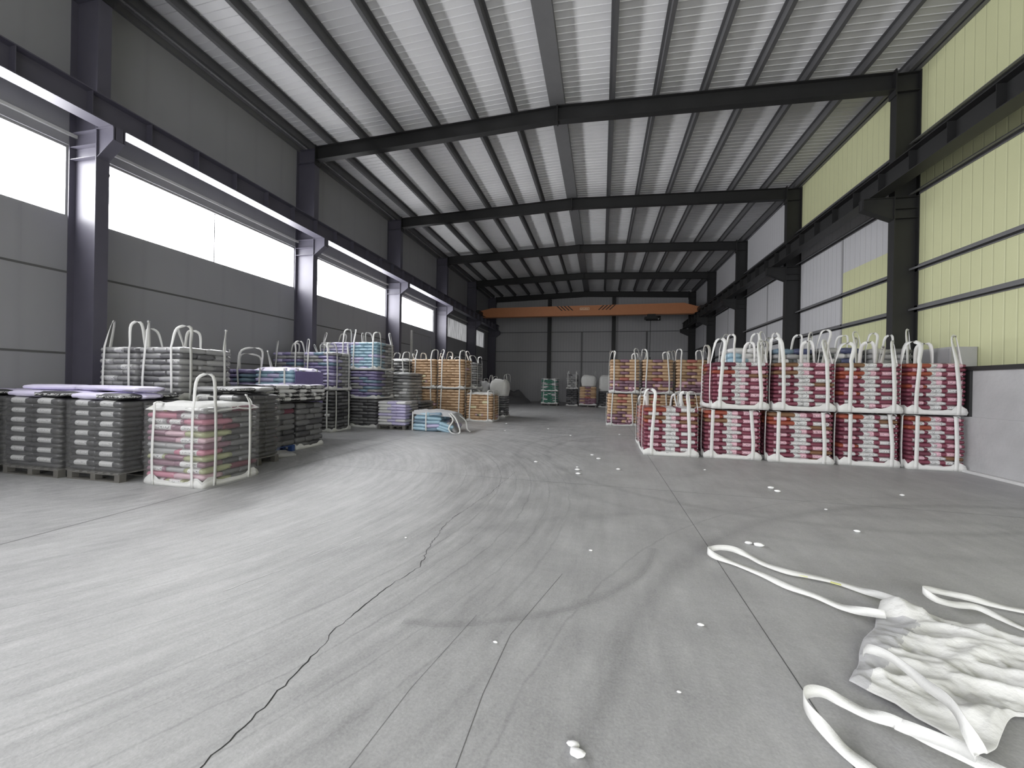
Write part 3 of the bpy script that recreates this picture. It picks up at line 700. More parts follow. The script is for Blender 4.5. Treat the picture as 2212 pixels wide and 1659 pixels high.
def bulk_bag(x0, x1, y0, y1, z0, z1, style, label, group=None, nl=12, indiv=False, loops=0.42, seed=1, skirt=.09, top=None, film=None, lean=0.0, half=.026, name='bulk_bag', spread=.17, pallet=False, matk='strap', droop=None, faces=('front', 'left', 'right', 'back')):
    cx, cy = (x0 + x1) / 2, (y0 + y1) / 2; W_, D_, H_ = x1 - x0, y1 - y0, z1 - z0
    root = empty(name, (cx, cy, z0), label, 'bulk bag', group)
    R = random.Random(seed * 7 + 1)
    zb = 0.0
    if pallet:
        pallet_mesh(root, W_, D_); zb = .14
    iw, idp = W_ - .04, D_ - .04
    sacks_in(root, iw, idp, zb + .015, H_ - zb - .03, nl, style, seed, indiv)
    hw, hd = iw / 2 + .028, idp / 2 + .028
    # sling under and round the foot
    sk = MB(); n = 12; ring = []
    for a in range(4):
        for k in range(n):
            t = -1 + 2 * k / n
            if a == 0: p = (t * hw, -hd)
            elif a == 1: p = (hw, t * hd)
            elif a == 2: p = (-t * hw, hd)
            else: p = (-hw, -t * hd)
            u = abs(t)
            hgt = skirt * (0.65 + 0.55 * (1 if .5 < u < .9 else 0) + .3 * u + R.uniform(-.1, .1))
            ring.append((p[0], p[1], zb + hgt))
    m_ = len(ring)
    for (px, py, pz) in ring:
        e = 1.02; sk.v += [(px * 1.0, py * 1.0, zb + .0), (px * (e + R.uniform(0, .012)), py * (e + R.uniform(0, .012)), zb + pz * .0 + (pz - zb) * .45), (px, py, pz)]
    for i in range(m_):
        j = (i + 1) % m_
        for q in range(2): sk.f.append((3 * i + q, 3 * j + q, 3 * j + q + 1, 3 * i + q + 1)); sk.m.append(0)
    sk.f.append(tuple(3 * i for i in range(m_))[::-1]); sk.m.append(0)
    link('base_sling', sk.mesh('base_sling', M[matk], (0, 0, 0), True), root)
    # lifting straps: up one face, a loop above the corner, down the next face
    if loops is not None:
        for (sx, sy) in ((-1, -1), (1, -1), (1, 1), (-1, 1)):
            L = (loops[{(-1, -1): 0, (1, -1): 1, (1, 1): 2, (-1, 1): 3}[(sx, sy)]] if isinstance(loops, tuple) else loops) * R.uniform(.8, 1.15); fx = sx * hw * (1 - 2 * spread * R.uniform(.85, 1.15)); fy = sy * hd * (1 - 2 * spread * R.uniform(.85, 1.15))
            bx = sx * hw * (1 - 2 * spread * R.uniform(.75, 1.0)); tl = R.uniform(-.05, .05) ; tx = R.uniform(-.06, .06)
            o1 = .012; X = Vector((1, 0, 0)); Y = Vector((0, 1, 0))
            px, py = sx * (hw + o1), sy * (hd + o1)
            if droop:
                apex = (Vector((sx * hw * droop[0], sy * hd * droop[1], H_ + .010)), Vector((sx * hw * droop[0] * 1.1, sy * hd * droop[1] * .7, H_ + .010)))
            else:
                apex = (Vector((fx * .96 + tx, sy * hd * .86 + tl, H_ + L * .93)), Vector((sx * hw * .90 + tx, fy * .97 + tl, H_ + L)))
            pts = [Vector((bx, py, zb + .01)), Vector((bx, py + sy * .01, zb + H_ * .4)), Vector((fx, py, H_ - .08)), Vector((fx, sy * (hd - .0), H_ + (.04 if not droop else .008))),
                   apex[0], apex[1],
                   Vector((sx * (hw - .0), fy, H_ + (.04 if not droop else .008))), Vector((px, fy, H_ - .08)), Vector((px + sx * .01, fy, zb + H_ * .4)), Vector((px, fy, zb + .01))]
            wv = [X, X, X, X, (X + Y * sx * sy * -.6), (X * .6 - Y * sx * sy), Y, Y, Y, Y]
            wv = [w if i < 5 else w * (-sx * sy if i > 4 and i != 5 else 1) for i, w in enumerate(wv)]
            rb = MB(); ribbon_mb(rb, pts, wv, half, 5)
            link('lifting_strap', rb.mesh('lifting_strap', M[matk], (0, 0, 0), True), root)
    if top:
        tm = MB(); n = 10; hh = H_ + .005
        for i in range(n + 1):
            for j in range(n + 1):
                x = (-1 + 2 * i / n); y = (-1 + 2 * j / n); e = max(abs(x), abs(y))
                z = hh + .035 * noise.noise(Vector((x * 2.3 + seed, y * 2.3, 0))) + .03 - (.10 if e > .99 else 0) * (1 + .5 * noise.noise(Vector((x * 5, y * 5, seed))))
                tm.v.append((x * hw * 1.015, y * hd * 1.015, z))
        for i in range(n):
            for j in range(n):
                a = i * (n + 1) + j; tm.f.append((a, a + n + 1, a + n + 2, a + 1)); tm.m.append(0)
        link('top_sheet', tm.mesh('top_sheet', M[top], (0, 0, 0), True), root)
    if film: film_shell(root, hw + .004, hd + .004, zb + .05, H_ - .0, M[film], seed)
    return root

def film_shell(root, hw, hd, z0, z1, m, seed):
    b = MB(); n = 14; nz = 8; ring = []
    for a in range(4):
        for k in range(n):
            t = -1 + 2 * k / n
            ring.append([(t * hw, -hd), (hw, t * hd), (-t * hw, hd), (-hw, -t * hd)][a])
    k_ = len(ring)
    for iz in range(nz + 1):
        z = z0 + (z1 - z0) * iz / nz
        for (px, py) in ring:
            e = 1.004 + .014 * (noise.noise(Vector((px * 3, py * 3, z * 4 + seed))) + .5)
            b.v.append((px * e, py * e, z))
    for iz in range(nz):
        for i in range(k_):
            j = (i + 1) % k_; a = iz * k_; b.f.append((a + i, a + j, a + k_ + j, a + k_ + i)); b.m.append(0)
    link('stretch_wrap', b.mesh('stretch_wrap', m, (0, 0, 0), True), root)

def pallet_mesh(root, W_, D_, m='wood', z=0.0):
    b = MB(); hw, hd = W_ / 2, D_ / 2
    for i in range(3):
        y = -hd + .05 + i * (D_ - .1) / 2
        for j in range(3):
            x = -hw + .05 + j * (W_ - .1) / 2; b.box(x - .05, x + .05, y - .045, y + .045, z + .018, z + .10)
        b.box(-hw, hw, y - .05, y + .05, z, z + .018)
    b.build('pallet', M[m], None); o = bpy.context.scene.collection.objects[-1]
    bpy.data.objects.remove(o)
    for i in range(3):
        y = -hd + .05 + i * (D_ - .1) / 2; b.box(-hw, hw, y - .045, y + .045, z + .10, z + .118)
    n = 7
    for i in range(n):
        x = -hw + .06 + i * (W_ - .12) / (n - 1); b.box(x - .05, x + .05, -hd, hd, z + .118, z + .136)
    link('pallet', b.mesh('pallet', M[m]), root)

def pallet_load(x0, x1, y0, y1, z0, z1, style, label, group=None, nl=7, indiv=True, seed=1, film=None, top=None, pmat='wood', jit=.01, kind0=1, cat='pallet load'):
    cx, cy = (x0 + x1) / 2, (y0 + y1) / 2; W_, D_, H_ = x1 - x0, y1 - y0, z1 - z0
    root = empty('pallet_load', (cx, cy, z0), label, cat, group)
    pallet_mesh(root, W_, D_, pmat)
    if style == 'black':
        R = random.Random(seed); th = (H_ - .14) / nl
        for k in range(nl):
            for (x, y, hx, hy, i, j) in layout(1, W_ - .06, D_ - .06):
                me = sack_mesh('char', 'lab_grey', 'label' if j == 0 and k % 2 else 'plain', R.randrange(3))
                o = link('sack', me, root, (x + R.uniform(-jit, jit), y + R.uniform(-jit, jit), .14 + th * (k + .5))); o.scale = (hx * 1.02, hy * 1.03, th * (.74 if k % 2 else .56)); o.rotation_euler = (0, R.uniform(-.02, .02), R.uniform(-.03, .03))
    else: sacks_in(root, W_ - .04, D_ - .04, .14, H_ - .14, nl, style, seed, indiv, jit, kind0)
    if film: film_shell(root, W_ / 2 + .005, D_ / 2 + .005, .12, H_, M[film], seed)
    return root

def loose_sack(x, y, z, hx, hy, hz, rot, body, lab, band, label, group, tilt=(0, 0), seed=0):
    o = link('paper_sack', sack_mesh(body, lab, band, seed), None, (x, y, z + hz)); o.scale = (hx, hy, hz); o.rotation_euler = (tilt[0], tilt[1], rot)
    return tag(o, label, 'sack', group)

# ------------------------------------------------------------------ right side: red bags, two high
GR = 'bulk bags of red and white sacks'
red_low = [(0.98, 2.14, 1.10, 'red bulk bag standing alone at the aisle end of the red row, nothing on top'),
           (2.28, 3.42, 1.07, 'red bulk bag on the floor, second from the aisle in the bottom row'),
           (3.56, 4.76, 1.07, 'red bulk bag on the floor in the middle of the bottom row of five'),
           (4.91, 5.96, 1.07, 'red bulk bag on the floor, second from the wall end of the bottom row'),
           (6.08, 7.02, 1.07, 'red bulk bag on the floor next to the concrete plinth of the panelled wall')]
for i, (a, b_, h, lab) in enumerate(red_low):
    bulk_bag(a, b_, 9.62 + .06 * (i % 2), 10.72, 0, h, 'red', lab, GR, nl=12, indiv=True, seed=20 + i, loops=.40 if i == 0 else None if False else (.40 if i == 0 else .02), droop=None if i == 0 else (.8, .8), half=.036, skirt=.12)
red_up = [(2.42, 3.52, 'red bulk bag on top of the row, its rounded pink side facing the aisle'),
          (3.64, 4.78, 'upper red bulk bag, second from the aisle'),
          (4.86, 5.94, 'upper red bulk bag, second from the panelled wall'),
          (6.06, 7.03, 'upper red bulk bag nearest the panelled wall, over the plinth end')]
for i, (a, b_, lab) in enumerate(red_up):
    bulk_bag(a, b_, 9.60 + .03 * (i % 2), 10.68, 1.11, 2.15, 'red', lab, GR, nl=12, indiv=True, seed=40 + i, loops=.46, half=.036, skirt=.13)
# second row behind them, grey-blue sacks a little higher
for i, (a, b_, st, lab) in enumerate([(3.08, 3.98, 'bluewhite', 'light blue and white sacks in a bulk bag behind the aisle-end upper red bag'),
                                  (4.10, 4.96, 'bluegrey', 'blue and grey sacks in a bulk bag behind the second upper red bag'),
                                  (5.08, 5.98, 'bluegrey', 'grey sacks with violet stripes in a bulk bag behind the third upper red bag'),
                                  (6.10, 6.96, 'grey', 'plain dark grey sacks in a bulk bag behind the upper red bag by the wall')]):
    bulk_bag(a, b_, 10.90, 11.72, 0, 1.28, 'grey', ['hidden grey bulk bag on the floor under the light blue one', 'hidden grey bulk bag on the floor under the blue and grey one', 'hidden grey bulk bag on the floor under the violet striped one', 'hidden grey bulk bag on the floor by the panelled wall'][i], 'grey bulk bags behind the red row', nl=10, seed=60 + i, loops=None)
    bulk_bag(a, b_, 10.90, 11.72, 1.30, 2.58 - .02 * (i % 2), st, lab, 'bulk bags behind the red row', nl=10, seed=64 + i, loops=.36)
bulk_bag(1.0, 2.1, 10.98, 11.9, 0, 1.05, 'red', 'red bulk bag on the floor behind the single-height one', GR, nl=12, seed=70, loops=.3)

# tan bags further back on the right
for i, (a, b_) in enumerate([(0.24, 1.38), (1.46, 2.60), (2.68, 3.82)]):
    n = ['nearest the aisle', 'in the middle', 'nearest the panelled wall'][i]
    bulk_bag(a, b_, 16.1, 17.2, 0, 1.26, 'tan', 'lower tan and mauve bulk bag seen behind the red bags, %s' % n, 'tan bulk bags behind the red row', nl=11, seed=80 + i, loops=.02, droop=(.8, .8), indiv=False)
    bulk_bag(a + .08, b_ + .06, 16.1, 17.2, 1.29, 2.62, 'tan', 'upper tan bulk bag with raised loops seen behind the red bags, %s' % n, 'tan bulk bags behind the red row', nl=11, seed=84 + i, loops=.34, indiv=False)

# ------------------------------------------------------------------ left side, near
bulk_bag(-6.56, -5.52, 4.58, 5.50, 0, 1.17, 'multi', 'white topped bulk bag of pink, green and grey sacks standing nearest the camera', None, nl=13, indiv=True, seed=5, loops=(.03, .42, .14, .10), top='fabric', film='film', half=.022, skirt=.10)
GP = 'film-wrapped pallets of black sacks'
PL = [(-8.02, -6.96, 4.50, 5.44, 1.20, 'black sacks on a wooden pallet directly beside the white topped bag'),
      (-9.36, -8.14, 4.46, 5.42, 1.21, 'black sacks on a wooden pallet, second from the white topped bag'),
      (-10.38, -9.46, 4.30, 5.36, 1.22, 'black sacks on a pallet cut by the picture edge, against the windowed wall'),
      (-7.12, -6.08, 5.66, 6.56, 1.28, 'black sacks on a pallet hidden behind the white topped bag')]
for i, (a, b_, c, d_, h, lab) in enumerate(PL):
    pallet_load(a, b_, c, d_, 0, h, 'black', lab, GP, nl=14, seed=90 + i, film='film')
R = random.Random(12)
tops = [(-8.02, -6.96, 4.52, 5.42, 1.215, 3), (-9.36, -8.14, 4.5, 5.40, 1.225, 3), (-10.36, -9.48, 4.34, 5.34, 1.235, 3), (-7.10, -6.1, 5.70, 6.5, 1.33, 2)]
where = ['on the pallet beside the white topped bag', 'on the second pallet from the white topped bag', 'on the pallet against the windowed wall', 'on the pallet behind the white topped bag']
adj = ['front', 'middle', 'rear']
for q, (a, b_, c, d_, z, n) in enumerate(tops):
    for k in range(n):
        z += .008 if k == 0 else 0
        dy = (d_ - c) / n; fy = c + dy * (k + .5)
        loose_sack((a + b_) / 2 + R.uniform(-.05, .05), fy, z, (b_ - a) / 2 * .93, dy * .46, .05, R.uniform(-.03, .03), 'lavtop' if q != 3 else 'lightgrey', 'lab_black', 'plain' if k % 2 else 'right',
                   ('%s pale violet sack lying flat %s' if q != 3 else '%s grey sack lying flat %s') % (adj[k], where[q]), 'loose sacks on the black pallets', (0, 0), k % 3)
for k, (x, y, rz) in enumerate([(-9.0, 4.95, .35), (-7.36, 4.98, -.15), (-8.15, 5.1, .12)]):
    loose_sack(x, y, 1.34, .36, .20, .045, rz, 'lavtop', 'lab_white', 'plain', ['pale violet sack on top of the pile, toward the wall', 'pale violet sack on top of the pile, toward the aisle', 'pale violet sack bridging the two front pallets'][k], 'loose sacks on the black pallets', (0, 0), k)
# grey bags behind, two tiers
for i, (a, b_, n) in enumerate([(-9.16, -8.28, 'toward the wall'), (-8.20, -7.26, 'toward the aisle')]):
    bulk_bag(a, b_, 5.58, 6.58, 0, 1.17, 'greydark', 'lower grey bulk bag behind the black pallets, %s' % n, 'grey bulk bags behind the black pallets', nl=9, seed=100 + i, loops=None)
    bulk_bag(a, b_, 5.58, 6.58, 1.18, 2.14, 'grey', 'upper grey bulk bag with tall white loops behind the black pallets, %s' % n, 'grey bulk bags behind the black pallets', nl=9, indiv=True, seed=104 + i, loops=.42, half=.024)
# white and black printed sacks on the grey stack
pallet_load(-7.22, -6.64, 6.66, 7.62, 0.0, 1.06, 'multi', 'low stack of grey and rose sacks on a blue pallet behind the white topped bag', None, nl=8, indiv=True, seed=110, pmat='bluepallet')
bulk_bag(-7.22, -6.66, 7.70, 8.55, 0, 1.06, 'greydark', 'small dark grey bulk bag under the printed white sacks', None, nl=8, seed=111, loops=None)
root = empty('sack_stack', (-6.93, 7.60, 1.085), 'flat stack of white sacks with black printed ends lying on two lower loads', 'sack stack')
bd = MB(); bd.box(-7.24, -6.62, 6.64, 8.56, 1.085, 1.105); bd.build('board', M['steel'], root)
RR = random.Random(31)
for k in range(4):
    for j in range(4 + k % 2):
        n = 4 + k % 2; L_ = 1.88 / n; y = -.94 + L_ * (j + .5)
        for i in range(2):
            o = link('sack', sack_mesh('white' if RR.random() < .75 else 'lightgrey', 'lab_black', RR.choice(['plain', 'ends', 'mid', 'ends']), RR.randrange(3)), root, (-.15 + .30 * i, y, .068 + .088 * k))
            o.scale = (L_ * .5, .16, .052); o.rotation_euler = (0, 0, math.pi / 2 + RR.uniform(-.04, .04))
tm = MB()
for i in range(13):
    for j in range(7):
        y = -.95 + 1.9 * i / 12; x = -.31 + .62 * j / 6
        tm.v.append((x, y, .385 + .02 * noise.noise(Vector((x * 4, y * 2, 1))) - (.02 if j in (0, 6) else 0)))
for i in range(12):
    for j in range(6):
        a = i * 7 + j; tm.f.append((a, a + 1, a + 8, a + 7)); tm.m.append(0)
link('cover_sheet', tm.mesh('cover_sheet', M['lavtop'], (0, 0, 0), True), root)
loose_sack(-6.38, 6.92, .0, .24, .16, .055, 1.45, 'lightgrey', 'lab_white', 'plain', 'single grey sack dropped on the floor behind the white topped bag', None, (.15, .1))

# film covered blue and violet bags
bulk_bag(-8.70, -7.58, 8.55, 9.60, 0, .93, 'greydark', 'lower grey bulk bag under the violet film covered one', None, nl=9, seed=120, loops=None)
bulk_bag(-8.70, -7.58, 8.55, 9.60, .94, 1.86, 'blue', 'bulk bag of light blue sacks with violet film over its side', None, nl=8, seed=121, loops=.02, droop=(.5, .5), top='lavtop')
o = MB(); o.box(-7.530, -7.515, 8.6, 9.62, .96, 1.80)
tag(o.build('film_sheet', M['film_purple']), 'violet plastic film hanging over the side of the light blue bag', 'plastic film')
bulk_bag(-9.80, -8.76, 8.45, 9.50, 0, .93, 'greydark', 'lower grey bulk bag against the windowed wall beside the violet film', None, nl=9, seed=122, loops=None)
bulk_bag(-9.80, -8.76, 8.45, 9.50, .94, 1.84, 'purple', 'violet and grey bulk bag with loops gathered into a peak', None, nl=8, seed=123, loops=.45, spread=.34)
# tall two-tier violet stacks
for i, (a, b_, n) in enumerate([(-10.14, -9.13, 'toward the wall'), (-9.00, -7.96, 'toward the aisle')]):
    bulk_bag(a, b_, 10.62, 11.55, 0, 1.24, 'greydark', 'dark grey bulk bag on the floor under the violet ones, %s' % n, 'two-tier bulk bags by the second windowed column', nl=11, seed=130 + i, loops=.02, droop=(.8, .8))
    bulk_bag(a, b_, 10.62, 11.55, 1.28, 2.46, 'purple', 'upper violet and blue bulk bag behind the printed white sacks, %s' % n, 'two-tier bulk bags by the second windowed column', nl=11, seed=134 + i, loops=.32)
# three-tier stacks behind
for i, (a, b_, n) in enumerate([(-9.62, -8.56, 'toward the wall'), (-8.44, -7.42, 'toward the aisle')]):
    for t, (z0, z1, st, nm) in enumerate([(0, .96, 'greydark', 'bottom'), (.98, 1.94, 'grey' if i == 0 else 'purple', 'middle'), (1.96, 2.93, 'lav' if i == 0 else 'blue', 'top')]):
        bulk_bag(a, b_, 12.15, 13.30, z0, z1, st, '%s bag of the three-tier stack %s, with %s sacks' % (nm, n, {'greydark': 'dark grey', 'grey': 'grey', 'purple': 'violet', 'lav': 'pale violet', 'blue': 'light blue'}[st]), 'three-tier stacks on the window side', nl=9, seed=140 + 4 * i + t, loops=.36 if t == 2 else None)
# low pallet of violet and white sacks, blue burst bag
pallet_load(-7.22, -6.22, 11.92, 12.90, 0, .92, 'lavwhite', 'low pallet of violet and white sacks standing before the three-tier stack', None, nl=8, indiv=True, seed=150)
pallet_load(-7.02, -6.22, 13.06, 14.2, 0, .88, 'greydark', 'low pallet of grey sacks behind the violet and white one', None, nl=7, indiv=False, seed=151)
root = empty('burst_bag', (-5.25, 12.35, 0), 'collapsed bulk bag of light blue sacks with straps trailing on the floor', 'bulk bag')
RR = random.Random(8)
for k in range(5):
    for i in range(3 - (k > 2)):
        for j in range(2):
            if k == 4 and i == 1 and j: continue
            o = link('sack', sack_mesh(RR.choice(['blue', 'blue', 'lav', 'bluedeep']), 'lab_white', 'plain', RR.randrange(3)), root, (-.46 + .42 * i + RR.uniform(-.03, .03) + .03 * k, -.22 + .44 * j, .065 + .118 * k - (.05 * k if i == 2 else 0)))
            o.scale = (.23, .24, .075); o.rotation_euler = (RR.uniform(-.05, .05), RR.uniform(-.08, .08) + (.25 if i == 2 else 0), RR.uniform(-.12, .12))
o = link('sack', sack_mesh('grey', 'lab_white', 'plain', 1), root, (.62, -.22, .14)); o.scale = (.22, .2, .08); o.rotation_euler = (.1, .9, .2)
tm = MB(); n = 12
for i in range(n + 1):
    for j in range(7):
        x = -.70 + 1.5 * i / n; y = -.48 + .96 * j / 6; e = abs(-1 + 2 * j / 6)
        z = .66 - .10 * max(0, (x - .1)) ** 1.2 * 1.5 + .05 * noise.noise(Vector((x * 5, y * 5, 2))) - (.12 if j in (0, 6) else 0)
        if i == n: z = .30
        tm.v.append((x, y, z))
for i in range(n):
    for j in range(6):
        a = i * 7 + j; tm.f.append((a, a + 1, a + 8, a + 7)); tm.m.append(0)
link('top_sheet', tm.mesh('top_sheet', M['fabgrey'], (0, 0, 0), True), root)
for pts in ([(.55, -.45, .60), (.72, -.52, .40), (.62, -.62, .15), (.78, -.72, .02), (1.0, -.74, .02), (.98, -.62, .15), (.80, -.50, .45), (.60, -.42, .62)],
            [(.62, .1, .55), (.95, .0, .35), (1.05, -.1, .1), (1.2, -.2, .02)], [(-.66, -.50, .62), (-.66, -.52, .35), (-.67, -.50, .02)], [(-.2, -.50, .62), (-.2, -.52, .35), (-.2, -.50, .02)]):
    rb = MB(); ribbon_mb(rb, pts, [(1, .3, 0)] * len(pts), .022, 5); link('lifting_strap', rb.mesh('lifting_strap', M['strap'], (0, 0, 0), True), root)

# grey mixed stack and tan stacks on the left
pallet_load(-8.20, -7.12, 13.95, 15.10, 0, 1.92, 'grey', 'tall pallet of mixed grey sacks between the three-tier stack and the tan bags', None, nl=15, indiv=False, seed=160)
bulk_bag(-9.1, -7.95, 15.35, 16.4, 0, 1.26, 'greydark', 'lower dark grey bulk bag behind the tall grey pallet', None, nl=10, seed=161, loops=None)
bulk_bag(-9.1, -7.95, 15.35, 16.4, 1.28, 2.52, 'grey', 'upper grey bulk bag with white top beside the stacked tan bags', None, nl=10, seed=162, loops=.33, top='fabric')
for i, (a, b_, n) in enumerate([(-7.86, -6.76, 'toward the wall'), (-6.66, -5.52, 'toward the aisle')]):
    bulk_bag(a, b_, 15.55, 16.65, 0, 1.30, 'tan2', 'lower tan bulk bag on the window side of the aisle, %s' % n, 'tan bulk bags on the window side of the aisle', nl=11, seed=170 + i, loops=.02, droop=(.8, .8))
    bulk_bag(a, b_, 15.55, 16.65, 1.33, 2.56, 'tan2', 'upper tan bulk bag on the window side of the aisle, %s' % n, 'tan bulk bags on the window side of the aisle', nl=11, seed=174 + i, loops=.33)
bulk_bag(-7.86, -6.86, 16.8, 17.8, 0, 1.28, 'tan2', 'lower tan bulk bag in the second row on the window side', 'tan bulk bags on the window side of the aisle', nl=11, seed=178, loops=None)
bulk_bag(-6.76, -5.40, 16.8, 17.8, 1.33, 2.50, 'grey', 'upper grey bulk bag behind the tan bags on the window side', None, nl=11, seed=179, loops=.25)
bulk_bag(-6.74, -5.42, 16.8, 17.8, 0, 1.29, 'grey', 'lower grey bulk bag behind the tan bags on the window side', None, nl=11, seed=180, loops=None)
bulk_bag(-5.42, -4.30, 15.62, 16.72, 0, 1.17, 'tan2', 'single tan bulk bag standing apart at the aisle', None, nl=11, seed=181, loops=.12, top='fabric')

# plain white bulging bags
def white_bag(x0, x1, y0, y1, z0, z1, label, group=None, m='fabgrey', seed=0, loops=True):
    cx, cy = (x0 + x1) / 2, (y0 + y1) / 2; root = empty('bulk_bag', (cx, cy, z0), label, 'bulk bag', group)
    b = MB(); n = 24; nz = 9; H_ = z1 - z0
    for iz in range(nz + 1):
        t = iz / nz
        prof = .90 + .12 * math.sin(math.pi * min(1, t * 1.05)) if t < .85 else .95 - (t - .85) * 2.0
        for k in range(n):
            a = 2 * math.pi * k / n; c, s_ = math.cos(a), math.sin(a); e = (abs(c) ** 5 + abs(s_) ** 5) ** (-1 / 5)
            w = prof * (1 + .05 * noise.noise(Vector((c * 2 + seed, s_ * 2, t * 4))))
            b.v.append(((x1 - x0) / 2 * c * e * w, (y1 - y0) / 2 * s_ * e * w, H_ * (t if t < .85 else .85 + (t - .85) * (1 + .8 * noise.noise(Vector((c, s_, seed + 4)))))))
    for iz in range(nz):
        for k in range(n):
            j = (k + 1) % n; b.f.append((iz * n + k, iz * n + j, (iz + 1) * n + j, (iz + 1) * n + k)); b.m.append(0)
    b.f.append(tuple(range(n))[::-1]); b.m.append(0); b.f.append(tuple(nz * n + k for k in range(n))); b.m.append(0)
    link('bag_body', b.mesh('bag_body', M[m], (0, 0, 0), True), root)
    R = random.Random(seed)
    for (sx, sy) in ((-1, -1), (1, -1), (1, 1), (-1, 1)) if loops else ():
        x, y = sx * (x1 - x0) * .34, sy * (y1 - y0) * .34; h = R.uniform(.12, .3)
        rb = MB(); ribbon_mb(rb, [(x, y, H_ * .9), (x + R.uniform(-.08, .08), y, H_ + h), (x + sx * .12, y, H_ + h * .9), (x + sx * .14, y, H_ * .85)], [(0, 1, 0)] * 4, .025, 5)
        link('lifting_strap', rb.mesh('lifting_strap', M['strap'], (0, 0, 0), True), root)
white_bag(-6.10, -5.22, 18.0, 19.0, 0.0, .82, 'lower plain grey bulk bag behind the single tan bag, toward the wall', 'plain bulk bags behind the single tan bag', seed=1, loops=False)
white_bag(-6.10, -5.22, 18.0, 19.0, .90, 1.66, 'upper plain grey bulk bag behind the single tan bag, toward the wall', 'plain bulk bags behind the single tan bag', seed=2)
white_bag(-5.15, -4.32, 18.0, 19.0, .98, 1.78, 'upper plain white bulk bag behind the single tan bag, toward the aisle', 'plain bulk bags behind the single tan bag', 'fabric', seed=3)
bulk_bag(-5.12, -4.36, 18.02, 18.98, 0, .97, 'greydark', 'dark grey bulk bag with pale straps under the white one', None, nl=9, seed=182, loops=None)

# far end of the hall
bulk_bag(-4.36, -3.12, 29.4, 30.4, 0, 1.03, 'green', 'lower green bulk bag near the far end wall', 'green bulk bags at the far end', nl=10, seed=190, loops=.02, droop=(.8, .8), pallet=True)
bulk_bag(-4.36, -3.12, 29.4, 30.4, 1.07, 2.02, 'green', 'upper green bulk bag near the far end wall', 'green bulk bags at the far end', nl=10, seed=191, loops=.06, droop=(.6, .6))
bulk_bag(-2.58, -1.70, 30.2, 31.2, 0, 1.25, 'dark', 'lower dark bulk bag beside the green ones at the far end', None, nl=9, seed=192, loops=None)
bulk_bag(-2.58, -1.70, 30.2, 31.2, 1.27, 2.38, 'grey', 'upper grey bulk bag beside the green ones at the far end', None, nl=8, seed=193, loops=.2)
bulk_bag(-1.52, -.32, 28.9, 29.9, 0, 1.46, 'tan', 'tan bulk bag on a pallet at the far end under a plain white bag', None, nl=11, seed=194, loops=None, pallet=True)
white_bag(-1.42, -.34, 28.95, 29.85, 1.48, 2.30, 'plain white bulk bag on top of the far tan bag', 'plain bulk bags at the far end', 'fabric', seed=5)
white_bag(-.20, .88, 29.2, 30.2, 1.15, 2.28, 'plain white bulk bag half hidden behind the tan stack at the far end', 'plain bulk bags at the far end', 'fabric', seed=6)
bulk_bag(-.20, .88, 29.2, 30.2, 0, 1.13, 'dark', 'dark bulk bag on the floor under the half hidden white bag', None, nl=9, seed=195, loops=None)
def heap(x, y, rx, ry, h, label, m, seed):
    b = MB(); n = 18; nr = 7
    b.v.append((x, y, h))
    for r in range(1, nr + 1):
        for k in range(n):
            a = 2 * math.pi * k / n; t = r / nr; q = 1 + .25 * noise.noise(Vector((math.cos(a) * 1.5, math.sin(a) * 1.5, seed)))
            px, py = x + rx * t * q * math.cos(a), y + ry * t * q * math.sin(a)
            b.v.append((px, py, max(0.0, h * (1 - t ** 2) * (1 + .6 * noise.noise(Vector((px * 2.2, py * 2.2, seed)))))))
    for k in range(n): b.f.append((0, 1 + k, 1 + (k + 1) % n)); b.m.append(0)
    for r in range(nr - 1):
        for k in range(n):
            j = (k + 1) % n; a = 1 + r * n; b.f.append((a + k, a + n + k, a + n + j, a + j)); b.m.append(0)
    return tag(b.build('tarpaulin_heap', M[m], smooth=True), label, 'tarpaulin')
heap(-7.4, 32.6, 1.9, 1.3, .95, 'low crumpled dark heap of tarpaulins at the foot of the far end wall', 'greyd', 1)
heap(-4.4, 34.5, .9, .7, .6, 'smaller crumpled heap of grey sheets beside the dark tarpaulins', 'grey', 2)

